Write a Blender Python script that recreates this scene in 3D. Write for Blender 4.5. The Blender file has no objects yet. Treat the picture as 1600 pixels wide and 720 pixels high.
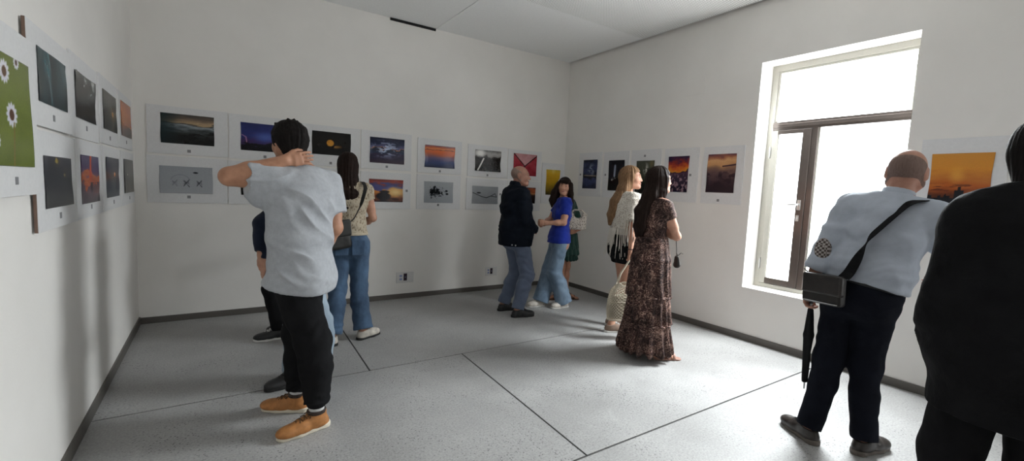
import bpy, math, random
import numpy as np

scn = bpy.context.scene
COL = scn.collection
rng = np.random.default_rng(7)

# ------------------------------------------------------------------ small helpers
def lin(c):
    c = np.asarray(c, dtype=float) / 255.0
    return np.where(c <= 0.04045, c / 12.92, ((c + 0.055) / 1.055) ** 2.4)

def hx(s):
    return tuple(lin([int(s[i:i + 2], 16) for i in (0, 2, 4)]))

def tag(o, label=None, cat=None, group=None, kind=None):
    if label: o['label'] = label
    if cat: o['category'] = cat
    if group: o['group'] = group
    if kind: o['kind'] = kind
    return o

def empty(name, loc, rz=0.0):
    o = bpy.data.objects.new(name, None)
    o.location = loc
    o.rotation_euler = (0, 0, rz)
    o.empty_display_size = 0.1
    COL.objects.link(o)
    return o

def link(name, me, mat, parent=None):
    o = bpy.data.objects.new(name, me)
    if mat is not None:
        me.materials.append(mat)
    COL.objects.link(o)
    if parent is not None:
        o.parent = parent
    return o

def quick_mesh(name, V, F, smooth=False):
    """V (n,3), F list of polygons (or (m,4) array)."""
    me = bpy.data.meshes.new(name)
    V = np.asarray(V, dtype=np.float32)
    if isinstance(F, np.ndarray):
        m, k = F.shape
        me.vertices.add(len(V)); me.vertices.foreach_set('co', V.ravel())
        me.loops.add(m * k); me.loops.foreach_set('vertex_index', F.astype(np.int32).ravel())
        me.polygons.add(m)
        me.polygons.foreach_set('loop_start', np.arange(0, m * k, k, dtype=np.int32))
        me.polygons.foreach_set('loop_total', np.full(m, k, dtype=np.int32))
        me.update(calc_edges=True)
    else:
        me.from_pydata([tuple(map(float, v)) for v in V], [], [tuple(int(i) for i in f) for f in F])
        me.update()
    if smooth:
        me.polygons.foreach_set('use_smooth', np.ones(len(me.polygons), dtype=bool))
    return me

class MB:
    """collects boxes, prisms and tubes into one mesh"""
    def __init__(s): s.V = []; s.F = []
    def add(s, V, F):
        o = len(s.V)
        s.V += [tuple(map(float, v)) for v in V]
        s.F += [tuple(o + i for i in f) for f in F]
    def box(s, x0, x1, y0, y1, z0, z1, bev=0.0):
        if bev <= 0:
            s.add([(x0, y0, z0), (x1, y0, z0), (x1, y1, z0), (x0, y1, z0), (x0, y0, z1), (x1, y0, z1), (x1, y1, z1), (x0, y1, z1)],
                  [(0, 3, 2, 1), (4, 5, 6, 7), (0, 1, 5, 4), (1, 2, 6, 5), (2, 3, 7, 6), (3, 0, 4, 7)])
        else:
            import bmesh
            bm = bmesh.new()
            bmesh.ops.create_cube(bm, size=1.0)
            for v in bm.verts:
                v.co.x = (x0 + x1) / 2 + v.co.x * (x1 - x0)
                v.co.y = (y0 + y1) / 2 + v.co.y * (y1 - y0)
                v.co.z = (z0 + z1) / 2 + v.co.z * (z1 - z0)
            bmesh.ops.bevel(bm, geom=list(bm.edges), offset=bev, segments=2, affect='EDGES', profile=0.5)
            bm.verts.index_update()
            s.add([v.co[:] for v in bm.verts], [[v.index for v in f.verts] for f in bm.faces])
            bm.free()
    def prism(s, poly, z0, z1):
        n = len(poly)
        s.add([(x, y, z0) for x, y in poly] + [(x, y, z1) for x, y in poly],
              [tuple(range(n - 1, -1, -1)), tuple(range(n, 2 * n))] + [(i, (i + 1) % n, n + (i + 1) % n, n + i) for i in range(n)])
    def tube(s, pts, r, sides=6, cap=True):
        pts = np.asarray(pts, float); n = len(pts)
        r = np.broadcast_to(np.asarray(r, float), (n,))
        T = np.gradient(pts, axis=0); T /= np.linalg.norm(T, axis=1)[:, None] + 1e-9
        ref = np.array([0, 0, 1.0]) if abs(T[0][2]) < 0.9 else np.array([1.0, 0, 0])
        V = []
        for i in range(n):
            u = ref - T[i] * (ref @ T[i]); u /= np.linalg.norm(u) + 1e-9
            ref = u
            w = np.cross(T[i], u)
            for k in range(sides):
                a = 2 * math.pi * k / sides
                V.append(pts[i] + r[i] * (math.cos(a) * u + math.sin(a) * w))
        F = [(i * sides + k, i * sides + (k + 1) % sides, (i + 1) * sides + (k + 1) % sides, (i + 1) * sides + k)
             for i in range(n - 1) for k in range(sides)]
        if cap:
            F += [tuple(range(sides - 1, -1, -1)), tuple((n - 1) * sides + k for k in range(sides))]
        s.add(V, F)
    def ribbon(s, pts, nrm, w, t):
        pts = np.asarray(pts, float); nrm = np.asarray(nrm, float); n = len(pts)
        T = np.gradient(pts, axis=0); T /= np.linalg.norm(T, axis=1)[:, None] + 1e-9
        V = []
        for i in range(n):
            sd = np.cross(T[i], nrm[i]); sd /= np.linalg.norm(sd) + 1e-9
            nn = np.cross(sd, T[i])
            for a, b in ((-1, -1), (1, -1), (1, 1), (-1, 1)):
                V.append(pts[i] + sd * a * w / 2 + nn * b * t / 2)
        F = [(i * 4 + k, i * 4 + (k + 1) % 4, (i + 1) * 4 + (k + 1) % 4, (i + 1) * 4 + k) for i in range(n - 1) for k in range(4)]
        F += [(3, 2, 1, 0), tuple((n - 1) * 4 + k for k in range(4))]
        s.add(V, F)
    def build(s, name, mat, parent=None, smooth=False):
        me = quick_mesh(name, s.V, s.F, smooth)
        return link(name, me, mat, parent)

# ------------------------------------------------------------------ value noise
def _h(ix, iy, iz):
    n = (ix * 73856093) ^ (iy * 19349663) ^ (iz * 83492791)
    n = (n ^ (n >> 13)) * 1274126177
    n = n ^ (n >> 16)
    return (n & 0xffff).astype(np.float32) / 32767.5 - 1.0

def vnoise(P):
    P = np.asarray(P, dtype=np.float64)
    if P.shape[-1] == 2:
        P = np.concatenate([P, np.zeros(P.shape[:-1] + (1,))], -1)
    i = np.floor(P).astype(np.int64); f = P - i
    f = f * f * (3 - 2 * f)
    x, y, z = i[..., 0], i[..., 1], i[..., 2]
    fx, fy, fz = f[..., 0], f[..., 1], f[..., 2]
    def L(a, b, t): return a + (b - a) * t
    return L(L(L(_h(x, y, z), _h(x + 1, y, z), fx), L(_h(x, y + 1, z), _h(x + 1, y + 1, z), fx), fy),
             L(L(_h(x, y, z + 1), _h(x + 1, y, z + 1), fx), L(_h(x, y + 1, z + 1), _h(x + 1, y + 1, z + 1), fx), fy), fz)

def fbm(P, n=4):
    P = np.asarray(P, float); a = 0.5; s = 0
    for k in range(n):
        s = s + a * vnoise(P * (2 ** k) + 17.3 * k); a *= 0.5
    return s

# ------------------------------------------------------------------ materials
def new_mat(name):
    m = bpy.data.materials.new(name); m.use_nodes = True
    nt = m.node_tree
    b = nt.nodes['Principled BSDF']
    return m, nt, b

def N(nt, typ, **kw):
    n = nt.nodes.new(typ)
    for k, v in kw.items():
        if k in n.inputs.keys(): n.inputs[k].default_value = v
        else: setattr(n, k, v)
    return n

def ramp(nt, stops, interp='LINEAR'):
    r = nt.nodes.new('ShaderNodeValToRGB')
    cr = r.color_ramp; cr.interpolation = interp
    while len(cr.elements) < len(stops): cr.elements.new(0.5)
    for e, (p, c) in zip(cr.elements, stops):
        e.position = p; e.color = (*c, 1)
    return r

def coords(nt, scale=(1, 1, 1)):
    tc = N(nt, 'ShaderNodeTexCoord')
    mp = N(nt, 'ShaderNodeMapping')
    mp.inputs['Scale'].default_value = scale
    nt.links.new(tc.outputs['Object'], mp.inputs['Vector'])
    return mp.outputs['Vector']

def add_bump(nt, b, sock, strength, dist):
    bp = N(nt, 'ShaderNodeBump', Strength=strength, Distance=dist)
    nt.links.new(sock, bp.inputs['Height'])
    nt.links.new(bp.outputs['Normal'], b.inputs['Normal'])

def plain(name, col, rough=0.6, metal=0.0, spec=0.5, var=0.025):
    m, nt, b = new_mat(name)
    v = coords(nt, (60, 60, 60))
    n = N(nt, 'ShaderNodeTexNoise', Scale=1.0, Detail=2.0)
    nt.links.new(v, n.inputs['Vector'])
    c = np.array(col)
    r = ramp(nt, [(0.3, tuple(c * (1 - var))), (0.7, tuple(np.minimum(c * (1 + var), 1)))])
    nt.links.new(n.outputs['Fac'], r.inputs['Fac'])
    nt.links.new(r.outputs['Color'], b.inputs['Base Color'])
    b.inputs['Roughness'].default_value = rough
    b.inputs['Metallic'].default_value = metal
    b.inputs['Specular IOR Level'].default_value = spec
    return m

def cloth(name, col, var=0.12, fscale=9, weave=900, rough=0.9, bump=0.25, stretch=(1, 1, 1), col2=None):
    """woven cloth: slow colour variation and a fine weave bump"""
    m, nt, b = new_mat(name)
    v = coords(nt, stretch)
    n = N(nt, 'ShaderNodeTexNoise', Scale=fscale, Detail=5.0, Roughness=0.6)
    nt.links.new(v, n.inputs['Vector'])
    c = np.array(col)
    c2 = np.array(col2) if col2 is not None else np.minimum(c * (1 + var), 1)
    r = ramp(nt, [(0.32, tuple(c * (1 - var))), (0.68, tuple(c2))])
    nt.links.new(n.outputs['Fac'], r.inputs['Fac'])
    nt.links.new(r.outputs['Color'], b.inputs['Base Color'])
    w = N(nt, 'ShaderNodeTexNoise', Scale=weave * 0.35, Detail=1.0)
    nt.links.new(v, w.inputs['Vector'])
    w2 = N(nt, 'ShaderNodeTexNoise', Scale=28, Detail=3.0)
    nt.links.new(v, w2.inputs['Vector'])
    mx = N(nt, 'ShaderNodeMath', operation='MULTIPLY_ADD'); mx.inputs[1].default_value = 6.0
    nt.links.new(w2.outputs['Fac'], mx.inputs[0]); nt.links.new(w.outputs['Fac'], mx.inputs[2])
    add_bump(nt, b, mx.outputs[0], bump, 0.002)
    b.inputs['Roughness'].default_value = rough
    dark = float(max(col)) < 0.03
    b.inputs['Specular IOR Level'].default_value = 0.10 if dark else 0.22
    b.inputs['Sheen Weight'].default_value = 0.0 if dark else 0.10
    return m

def skin(name, col):
    m, nt, b = new_mat(name)
    v = coords(nt)
    n = N(nt, 'ShaderNodeTexNoise', Scale=22.0, Detail=5.0)
    nt.links.new(v, n.inputs['Vector'])
    c = np.array(col)
    r = ramp(nt, [(0.3, tuple(c * np.array([0.85, 0.78, 0.75]))), (0.7, tuple(np.minimum(c * np.array([1.1, 1.08, 1.05]), 1)))])
    nt.links.new(n.outputs['Fac'], r.inputs['Fac'])
    nt.links.new(r.outputs['Color'], b.inputs['Base Color'])
    f = N(nt, 'ShaderNodeTexNoise', Scale=350.0, Detail=2.0)
    nt.links.new(v, f.inputs['Vector'])
    add_bump(nt, b, f.outputs['Fac'], 0.15, 0.001)
    b.inputs['Roughness'].default_value = 0.52
    b.inputs['Specular IOR Level'].default_value = 0.4
    return m

def hair_mat(name, dark, light, rough=0.6):
    m, nt, b = new_mat(name)
    v = coords(nt, (150, 150, 5))
    n = N(nt, 'ShaderNodeTexNoise', Scale=1.0, Detail=4.0, Roughness=0.65)
    nt.links.new(v, n.inputs['Vector'])
    r = ramp(nt, [(0.35, dark), (0.7, light)])
    nt.links.new(n.outputs['Fac'], r.inputs['Fac'])
    nt.links.new(r.outputs['Color'], b.inputs['Base Color'])
    add_bump(nt, b, n.outputs['Fac'], 0.45, 0.003)
    b.inputs['Roughness'].default_value = rough
    b.inputs['Specular IOR Level'].default_value = 0.08
    return m

def leather(name, col, rough=0.45):
    m, nt, b = new_mat(name)
    v = coords(nt)
    n = N(nt, 'ShaderNodeTexNoise', Scale=30.0, Detail=5.0)
    nt.links.new(v, n.inputs['Vector'])
    c = np.array(col)
    r = ramp(nt, [(0.3, tuple(c * 0.75)), (0.72, tuple(np.minimum(c * 1.25, 1)))])
    nt.links.new(n.outputs['Fac'], r.inputs['Fac'])
    nt.links.new(r.outputs['Color'], b.inputs['Base Color'])
    vo = N(nt, 'ShaderNodeTexVoronoi', Scale=420.0)
    nt.links.new(v, vo.inputs['Vector'])
    add_bump(nt, b, vo.outputs['Distance'], 0.25, 0.001)
    b.inputs['Roughness'].default_value = rough
    return m

def spotted(name, base, spot, scale, lo, hi, stretch=(1, 1, 1), rough=0.85, bump=0.6, feature='F1', distort=0.0):
    """open-work textile: regular holes showing darker between pale yarn"""
    m, nt, b = new_mat(name)
    v = coords(nt, stretch)
    if distort:
        dn = N(nt, 'ShaderNodeTexNoise', Scale=14.0, Detail=3.0); nt.links.new(v, dn.inputs['Vector'])
        vm = N(nt, 'ShaderNodeVectorMath', operation='MULTIPLY_ADD')
        vm.inputs[1].default_value = (distort,) * 3
        nt.links.new(dn.outputs['Color'], vm.inputs[0]); nt.links.new(v, vm.inputs[2])
        v = vm.outputs[0]
    vo = N(nt, 'ShaderNodeTexVoronoi', Scale=scale, feature=feature)
    nt.links.new(v, vo.inputs['Vector'])
    r = ramp(nt, [(lo, spot), (hi, base)])
    nt.links.new(vo.outputs['Distance'], r.inputs['Fac'])
    nt.links.new(r.outputs['Color'], b.inputs['Base Color'])
    add_bump(nt, b, vo.outputs['Distance'], bump, 0.004)
    b.inputs['Roughness'].default_value = rough
    b.inputs['Specular IOR Level'].default_value = 0.2
    return m

# ------------------------------------------------------------------ room dimensions (metres)
XL, XR, YB, YF, ZC = -0.634, 4.58, 5.483, -3.4, 3.43
ZT = 3.62                     # top of the walls above the hung ceiling panel
WIN = (1.289, 2.510, 0.545, 2.825)     # first window opening: y0 y1 z0 z1
WIN_FILL = (-2.35, -1.13, 0.545, 2.825)    # added unseen window behind the viewpoint, for fill light
WD = 0.30                     # wall thickness at the windows

def wall_material():
    m, nt, b = new_mat('white_plaster')
    v = coords(nt)
    n = N(nt, 'ShaderNodeTexNoise', Scale=1.3, Detail=6.0, Roughness=0.6)
    nt.links.new(v, n.inputs['Vector'])
    r = ramp(nt, [(0.3, (0.765, 0.745, 0.715)), (0.7, (0.825, 0.805, 0.775))])
    nt.links.new(n.outputs['Fac'], r.inputs['Fac'])
    nt.links.new(r.outputs['Color'], b.inputs['Base Color'])
    f = N(nt, 'ShaderNodeTexNoise', Scale=70.0, Detail=4.0)
    nt.links.new(v, f.inputs['Vector'])
    add_bump(nt, b, f.outputs['Fac'], 0.12, 0.004)
    b.inputs['Roughness'].default_value = 0.85
    b.inputs['Specular IOR Level'].default_value = 0.25
    return m

def concrete():
    m, nt, b = new_mat('ground_concrete')
    v = coords(nt)
    n = N(nt, 'ShaderNodeTexNoise', Scale=1.1, Detail=8.0, Roughness=0.62)
    nt.links.new(v, n.inputs['Vector'])
    r = ramp(nt, [(0.28, (0.265, 0.262, 0.257)), (0.5, (0.34, 0.337, 0.332)), (0.75, (0.43, 0.427, 0.42))])
    nt.links.new(n.outputs['Fac'], r.inputs['Fac'])
    # fine aggregate
    g = N(nt, 'ShaderNodeTexNoise', Scale=85.0, Detail=3.0, Roughness=0.7)
    nt.links.new(v, g.inputs['Vector'])
    gr = ramp(nt, [(0.3, (0.72, 0.72, 0.72)), (0.62, (1.12, 1.12, 1.12))])
    nt.links.new(g.outputs['Fac'], gr.inputs['Fac'])
    m1 = N(nt, 'ShaderNodeMix', data_type='RGBA', blend_type='MULTIPLY'); m1.inputs['Factor'].default_value = 1.0
    nt.links.new(r.outputs['Color'], m1.inputs['A']); nt.links.new(gr.outputs['Color'], m1.inputs['B'])
    # dark pin holes, clustered
    vo = N(nt, 'ShaderNodeTexVoronoi', Scale=48.0); nt.links.new(v, vo.inputs['Vector'])
    vr = ramp(nt, [(0.13, (0.30, 0.30, 0.30)), (0.26, (1, 1, 1))])
    nt.links.new(vo.outputs['Distance'], vr.inputs['Fac'])
    cl = N(nt, 'ShaderNodeTexNoise', Scale=2.3, Detail=3.0); nt.links.new(v, cl.inputs['Vector'])
    cr = ramp(nt, [(0.42, (0.1, 0.1, 0.1)), (0.62, (1, 1, 1))]); nt.links.new(cl.outputs['Fac'], cr.inputs['Fac'])
    m2 = N(nt, 'ShaderNodeMix', data_type='RGBA', blend_type='MULTIPLY')
    nt.links.new(cr.outputs['Color'], m2.inputs['Factor'])
    nt.links.new(m1.outputs['Result'], m2.inputs['A']); nt.links.new(vr.outputs['Color'], m2.inputs['B'])
    # pale scuffs
    sc = N(nt, 'ShaderNodeTexNoise', Scale=3.4, Detail=7.0, Roughness=0.75, Distortion=1.2); nt.links.new(v, sc.inputs['Vector'])
    sr = ramp(nt, [(0.60, (0, 0, 0)), (0.74, (0.5, 0.5, 0.5))]); nt.links.new(sc.outputs['Fac'], sr.inputs['Fac'])
    m3 = N(nt, 'ShaderNodeMix', data_type='RGBA', blend_type='MIX')
    nt.links.new(sr.outputs['Color'], m3.inputs['Factor'])
    nt.links.new(m2.outputs['Result'], m3.inputs['A']); m3.inputs['B'].default_value = (0.50, 0.495, 0.485, 1)
    nt.links.new(m3.outputs['Result'], b.inputs['Base Color'])
    rr = ramp(nt, [(0.3, (0.42, 0.42, 0.42)), (0.7, (0.62, 0.62, 0.62))]); nt.links.new(n.outputs['Fac'], rr.inputs['Fac'])
    nt.links.new(rr.outputs['Color'], b.inputs['Roughness'])
    add_bump(nt, b, g.outputs['Fac'], 0.12, 0.002)
    return m

def perforated():
    m, nt, b = new_mat('perforated_panel')
    tc = N(nt, 'ShaderNodeTexCoord')
    sx = N(nt, 'ShaderNodeSeparateXYZ'); nt.links.new(tc.outputs['Object'], sx.inputs[0])
    ds = []
    for ax in 'XY':
        q = N(nt, 'ShaderNodeMath', operation='MULTIPLY'); q.inputs[1].default_value = 1 / 0.024
        nt.links.new(sx.outputs[ax], q.inputs[0])
        f = N(nt, 'ShaderNodeMath', operation='FRACT'); nt.links.new(q.outputs[0], f.inputs[0])
        s = N(nt, 'ShaderNodeMath', operation='SUBTRACT'); s.inputs[1].default_value = 0.5
        nt.links.new(f.outputs[0], s.inputs[0])
        p = N(nt, 'ShaderNodeMath', operation='POWER'); p.inputs[1].default_value = 2
        nt.links.new(s.outputs[0], p.inputs[0]); ds.append(p)
    a = N(nt, 'ShaderNodeMath', operation='ADD')
    nt.links.new(ds[0].outputs[0], a.inputs[0]); nt.links.new(ds[1].outputs[0], a.inputs[1])
    r = ramp(nt, [(0.05, (0.24, 0.25, 0.25)), (0.08, (0.88, 0.89, 0.88))])
    nt.links.new(a.outputs[0], r.inputs['Fac'])
    nt.links.new(r.outputs['Color'], b.inputs['Base Color'])
    b.inputs['Roughness'].default_value = 0.8
    return m

M_WALL = wall_material()
M_CEIL = plain('white_ceiling_board', (0.84, 0.85, 0.85), 0.8)
M_PERF = perforated()
M_FLOOR = concrete()
M_JOINT = plain('dark_joint_filler', (0.045, 0.043, 0.042), 0.8)
M_BASE = plain('grey_baseboard_metal', (0.115, 0.105, 0.095), 0.45, 0.2)
M_BLACK = plain('dark_void', (0.012, 0.012, 0.012), 0.9)  # near-black, also paints in the shade above the hung ceiling
M_FRAME = plain('cream_window_paint', (0.48, 0.47, 0.42), 0.35)
M_BACKLIT = plain('backlit_frame_dark', (0.12, 0.10, 0.09), 0.2, 0.35)  # backlit shade of the cream frame put into a darker colour
M_STEEL = plain('brushed_steel', (0.55, 0.55, 0.54), 0.3, 0.9)

def wall_with_holes(name, holes):
    mb = MB()
    ys = [YF - 0.2] + [v for h in sorted(holes) for v in h[:2]] + [YB + 0.15]
    x0, x1 = XR, XR + WD
    for i in range(0, len(ys), 2):
        mb.box(x0, x1, ys[i], ys[i + 1], -0.05, ZT)
    for h in holes:
        mb.box(x0, x1, h[0], h[1], -0.05, h[2])
        mb.box(x0, x1, h[0], h[1], h[3], ZT)
    return tag(mb.build(name, M_WALL), kind='structure')

def struct(name, mb, mat, smooth=False):
    return tag(mb.build(name, mat, None, smooth), kind='structure')

# shell
wall_with_holes('wall_right', [WIN, WIN_FILL])
mb = MB(); mb.box(XL - 0.15, XR, YB, YB + 0.15, -0.05, ZT); struct('wall_back', mb, M_WALL)
mb = MB(); mb.box(XL - 0.15, XL, YF - 0.2, YB, -0.05, ZT); struct('wall_left', mb, M_WALL)
mb = MB(); mb.box(XL, XR, YF - 0.2, YF, -0.05, ZT); struct('wall_front', mb, M_WALL)

# floor slabs with open joints
g = 0.0065
def xa(y): return 1.703 + (y - 1.712) * (1.785 - 1.703) / (3.393 - 1.712)
def xb(y): return 0.985 + (y - 3.41) * 0.040
ya, yb = 1.712, 3.402
mb = MB()
mb.prism([(XL, YF), (XR, YF), (XR, ya - g), (XL, ya - g)], -0.05, 0)
mb.prism([(XL, ya + g), (xa(ya) - g, ya + g), (xa(yb) - g, yb - g), (XL, yb - g)], -0.05, 0)
mb.prism([(xa(ya) + g, ya + g), (XR, ya + g), (XR, yb - g), (xa(yb) + g, yb - g)], -0.05, 0)
mb.prism([(XL, yb + g), (xb(yb) - g, yb + g), (xb(YB) - g, YB), (XL, YB)], -0.05, 0)
mb.prism([(xb(yb) + g, yb + g), (XR, yb + g), (XR, YB), (xb(YB) + g, YB)], -0.05, 0)
fl = struct('floor', mb, M_FLOOR)
mb = MB(); mb.box(XL, XR, YF, YB, -0.06, -0.004)
tag(mb.build('floor_joint', M_JOINT, fl), kind='structure')

# hung ceiling: plain boards and perforated boards, a shadow gap along the right wall
mb = MB(); mb.box(XL - 0.15, XR + WD, YF - 0.2, YB + 0.15, ZT, ZT + 0.1)
struct('ceiling_slab', mb, M_BLACK)
xs, yc, xg = 2.345, 4.045, XR - 0.035
mb = MB()
mb.box(XL, xs - 0.004, YF, YB, ZC, ZC + 0.02)
mb.box(xs + 0.004, xg, yc + 0.0015, YB, ZC, ZC + 0.02)
ce = struct('ceiling', mb, M_CEIL)
mb = MB(); mb.box(xs + 0.004, xg, YF, yc - 0.0015, ZC, ZC + 0.02)
tag(mb.build('perforated_panel', M_PERF, ce), kind='structure')
mb = MB(); mb.box(xg - 0.006, xg, YF, YB, ZC - 0.004, ZC + 0.05)
tag(mb.build('ceiling_edge_trim', M_CEIL, ce), kind='structure')
mb = MB(); mb.box(xg, XR, YF, YB, ZC + 0.03, ZC + 0.06)
tag(mb.build('gap_shade_strip', M_BLACK, ce), kind='structure')  # black strip stands in for the shade inside the gap

# baseboards
mb = MB(); mb.box(XL, XR, YB - 0.012, YB, 0, 0.062); struct('baseboard_back', mb, M_BASE)
mb = MB(); mb.box(XL, XL + 0.012, YF, YB - 0.012, 0, 0.072); struct('baseboard_left', mb, M_BASE)
mb = MB(); mb.box(XR - 0.012, XR, YF, YB - 0.012, 0, 0.065); struct('baseboard_right', mb, M_BASE)

# faint square access panel high on the right wall
mb = MB(); mb.box(XR - 0.005, XR, 3.131, 3.368, 2.618, 2.790, 0.002); struct('trim_1', mb, M_WALL)

# slot in the joint of back wall and ceiling
r0 = tag(empty('air_vent', (2.053, YB, 3.405)), 'narrow black slot vent in the back wall right under the ceiling edge', 'vent')
mb = MB(); mb.box(-0.288, 0.288, -0.012, 0.0, 0.0, 0.024); mb.build('vent_slot', M_BLACK, r0)
mb = MB()
for z in (-0.003, 0.024): mb.box(-0.291, 0.291, -0.014, 0.0, z, z + 0.0025)
for x in (-0.291, 0.288): mb.box(x, x + 0.003, -0.014, 0.0, 0, 0.024)
mb.build('vent_rim', M_BLACK, r0)

# ------------------------------------------------------------------ windows
def pane_material(name, strength):
    m, nt, b = new_mat(name)
    v = coords(nt)
    n = N(nt, 'ShaderNodeTexNoise', Scale=0.9, Detail=2.0)
    nt.links.new(v, n.inputs['Vector'])
    r = ramp(nt, [(0.3, (0.91, 0.965, 1.0)), (0.7, (0.97, 0.985, 0.98))])
    nt.links.new(n.outputs['Fac'], r.inputs['Fac'])
    b.inputs['Base Color'].default_value = (0.85, 0.87, 0.88, 1)
    b.inputs['Roughness'].default_value = 0.4
    nt.links.new(r.outputs['Color'], b.inputs['Emission Color'])
    b.inputs['Emission Strength'].default_value = strength
    return m

PANE = 6.8
M_PANE = pane_material('frosted_daylit_glass', PANE)
M_FILL_PANE = pane_material('fill_window_glow', PANE * 1.3)  # glow of the added fill window, stronger than the first

def window(name, W, M_PANE=M_PANE):
    y0, y1, z0, z1 = W
    xf = 4.80                                   # room-side face of the frame
    def Z(z): return z0 + (z - 0.545)
    def Y(y): return y0 + (y - 1.289)
    root = tag(empty(name, (xf, y0, z0)), kind='structure')
    def part(nm, boxes, mat, bev=0.003, parent=None):
        mb = MB()
        for (xa_, xb_, ya_, yb_, za_, zb_) in boxes:
            mb.box(xa_ - xf, xb_ - xf, Y(ya_) - y0, Y(yb_) - y0, Z(za_) - z0, Z(zb_) - z0, bev)
        return mb.build(nm, mat, parent or root)
    # outer frame
    fx0, fx1 = xf, xf + 0.07
    part('window_frame', [(fx0, fx1, 1.289, 1.350, 0.545, 2.825), (fx0, fx1, 2.455, 2.510, 0.545, 2.825),
                          (fx0, fx1, 1.345, 2.46, 2.768, 2.825), (fx0, fx1, 1.345, 2.46, 0.545, 0.592)], M_FRAME)
    # stepped glazing beads of the frame
    part('glazing_bead', [(fx0 + 0.012, fx1, 2.430, 2.4575, 2.262, 2.770), (fx0 + 0.012, fx1, 1.345, 2.432, 2.745, 2.770),
                          (fx0 + 0.012, fx1, 1.345, 1.362, 2.255, 2.750)], M_FRAME, 0.002)
    part('transom', [(fx0 - 0.004, fx1, 1.345, 2.457, 2.172, 2.255), (fx0 - 0.010, fx0 + 0.02, 1.345, 2.457, 2.195, 2.232)], M_BACKLIT)
    part('mullion', [(fx0 - 0.003, fx1, 2.036, 2.088, 0.590, 2.174)], M_BACKLIT)
    # opening casement on the far side
    cas = part('casement_stile', [(fx0 - 0.014, fx1 - 0.01, 2.090, 2.165, 0.598, 2.168), (fx0 - 0.014, fx1 - 0.01, 2.165, 2.400, 2.130, 2.168),
                                  (fx0 - 0.014, fx1 - 0.01, 2.165, 2.400, 0.598, 0.658)], M_BACKLIT)
    part('casement_frame', [(fx0 - 0.014, fx1 - 0.01, 2.395, 2.453, 0.598, 2.168), (fx0 - 0.008, fx1 - 0.012, 2.388, 2.396, 0.656, 2.132)], M_FRAME)
    part('casement_glass', [(fx0 + 0.02, fx0 + 0.03, 2.160, 2.398, 0.650, 2.136)], M_PANE, 0)
    part('upper_glass', [(fx0 + 0.03, fx0 + 0.04, 1.345, 2.435, 2.250, 2.760)], M_PANE, 0)
    part('fixed_glass', [(fx0 + 0.03, fx0 + 0.04, 1.345, 2.040, 0.588, 2.176)], M_PANE, 0)
    part('fixed_bead', [(fx0 + 0.012, fx1, 2.022, 2.038, 0.592, 2.172), (fx0 + 0.012, fx1, 1.345, 2.03, 0.592, 0.604),
                        (fx0 + 0.012, fx1, 1.345, 1.358, 0.60, 2.172)], M_FRAME, 0.002)
    for za_ in (1.90, 0.75):
        part('hinge', [(fx0 - 0.024, fx0 + 0.01, 2.450, 2.466, za_, za_ + 0.10), (fx0 - 0.027, fx0 - 0.008, 2.454, 2.462, za_ - 0.008, za_ + 0.108)], M_STEEL, 0.002)
    hd = part('handle', [(fx0 - 0.024, fx0 - 0.013, 2.118, 2.148, 1.375, 1.475)], M_STEEL, 0.004)
    mb = MB(); y_, z_ = Y(2.133) - y0, Z(1.430) - z0
    mb.tube([(-0.024, y_, z_), (-0.062, y_, z_), (-0.066, y_ + 0.012, z_), (-0.066, y_ + 0.145, z_ - 0.004)], 0.0085, 8)
    mb.build('handle_lever', M_STEEL, hd, True)
    part('lock', [(fx0 - 0.022, fx0 - 0.013, 2.124, 2.150, 1.265, 1.325), (fx0 - 0.034, fx0 - 0.02, 2.131, 2.143, 1.285, 1.31)], M_STEEL, 0.003)
    # white sill board in the recess
    mb = MB(); mb.box(XR - 0.004 - xf, 0.0, 0.0, y1 - y0, -0.004, 0.006, 0.002); mb.build('window_sill', M_WALL, root)
    return root
window('window_1', WIN)
# skylight that comes through the upper glass and falls downwards into the room
for i in range(3):
    ld = bpy.data.lights.new('skylight', 'AREA'); ld.shape = 'RECTANGLE'; ld.size = 1.04; ld.size_y = 0.15
    ld.energy = 27.0; ld.color = (0.92, 0.975, 1.0); ld.spread = math.radians(110)
    lo_ = bpy.data.objects.new('skylight', ld); COL.objects.link(lo_)
    lo_.location = (4.765, 1.895, 2.34 + 0.165 * i)
    lo_.rotation_euler = (0, math.radians(90 - 32), 0); lo_.rotation_mode = 'XYZ'
    from mathutils import Vector as _V
    lo_.rotation_euler = _V((-math.cos(math.radians(53)), 0, -math.sin(math.radians(53)))).to_track_quat('-Z', 'Y').to_euler()
# light thrown up from the bright ground outside through the lower glass
ld = bpy.data.lights.new('ground_bounce', 'AREA'); ld.shape = 'RECTANGLE'; ld.size = 0.62; ld.size_y = 0.30
ld.energy = 17.0; ld.color = (1.0, 0.985, 0.95); ld.spread = math.radians(120)
lo_ = bpy.data.objects.new('ground_bounce', ld); COL.objects.link(lo_); lo_.location = (4.75, 1.70, 1.20)
lo_.rotation_euler = _V((-math.cos(math.radians(52)), 0, math.sin(math.radians(52)))).to_track_quat('-Z', 'Y').to_euler()
window('fill_window', WIN_FILL, M_FILL_PANE)  # added out-of-view window that fills the room with light

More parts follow.
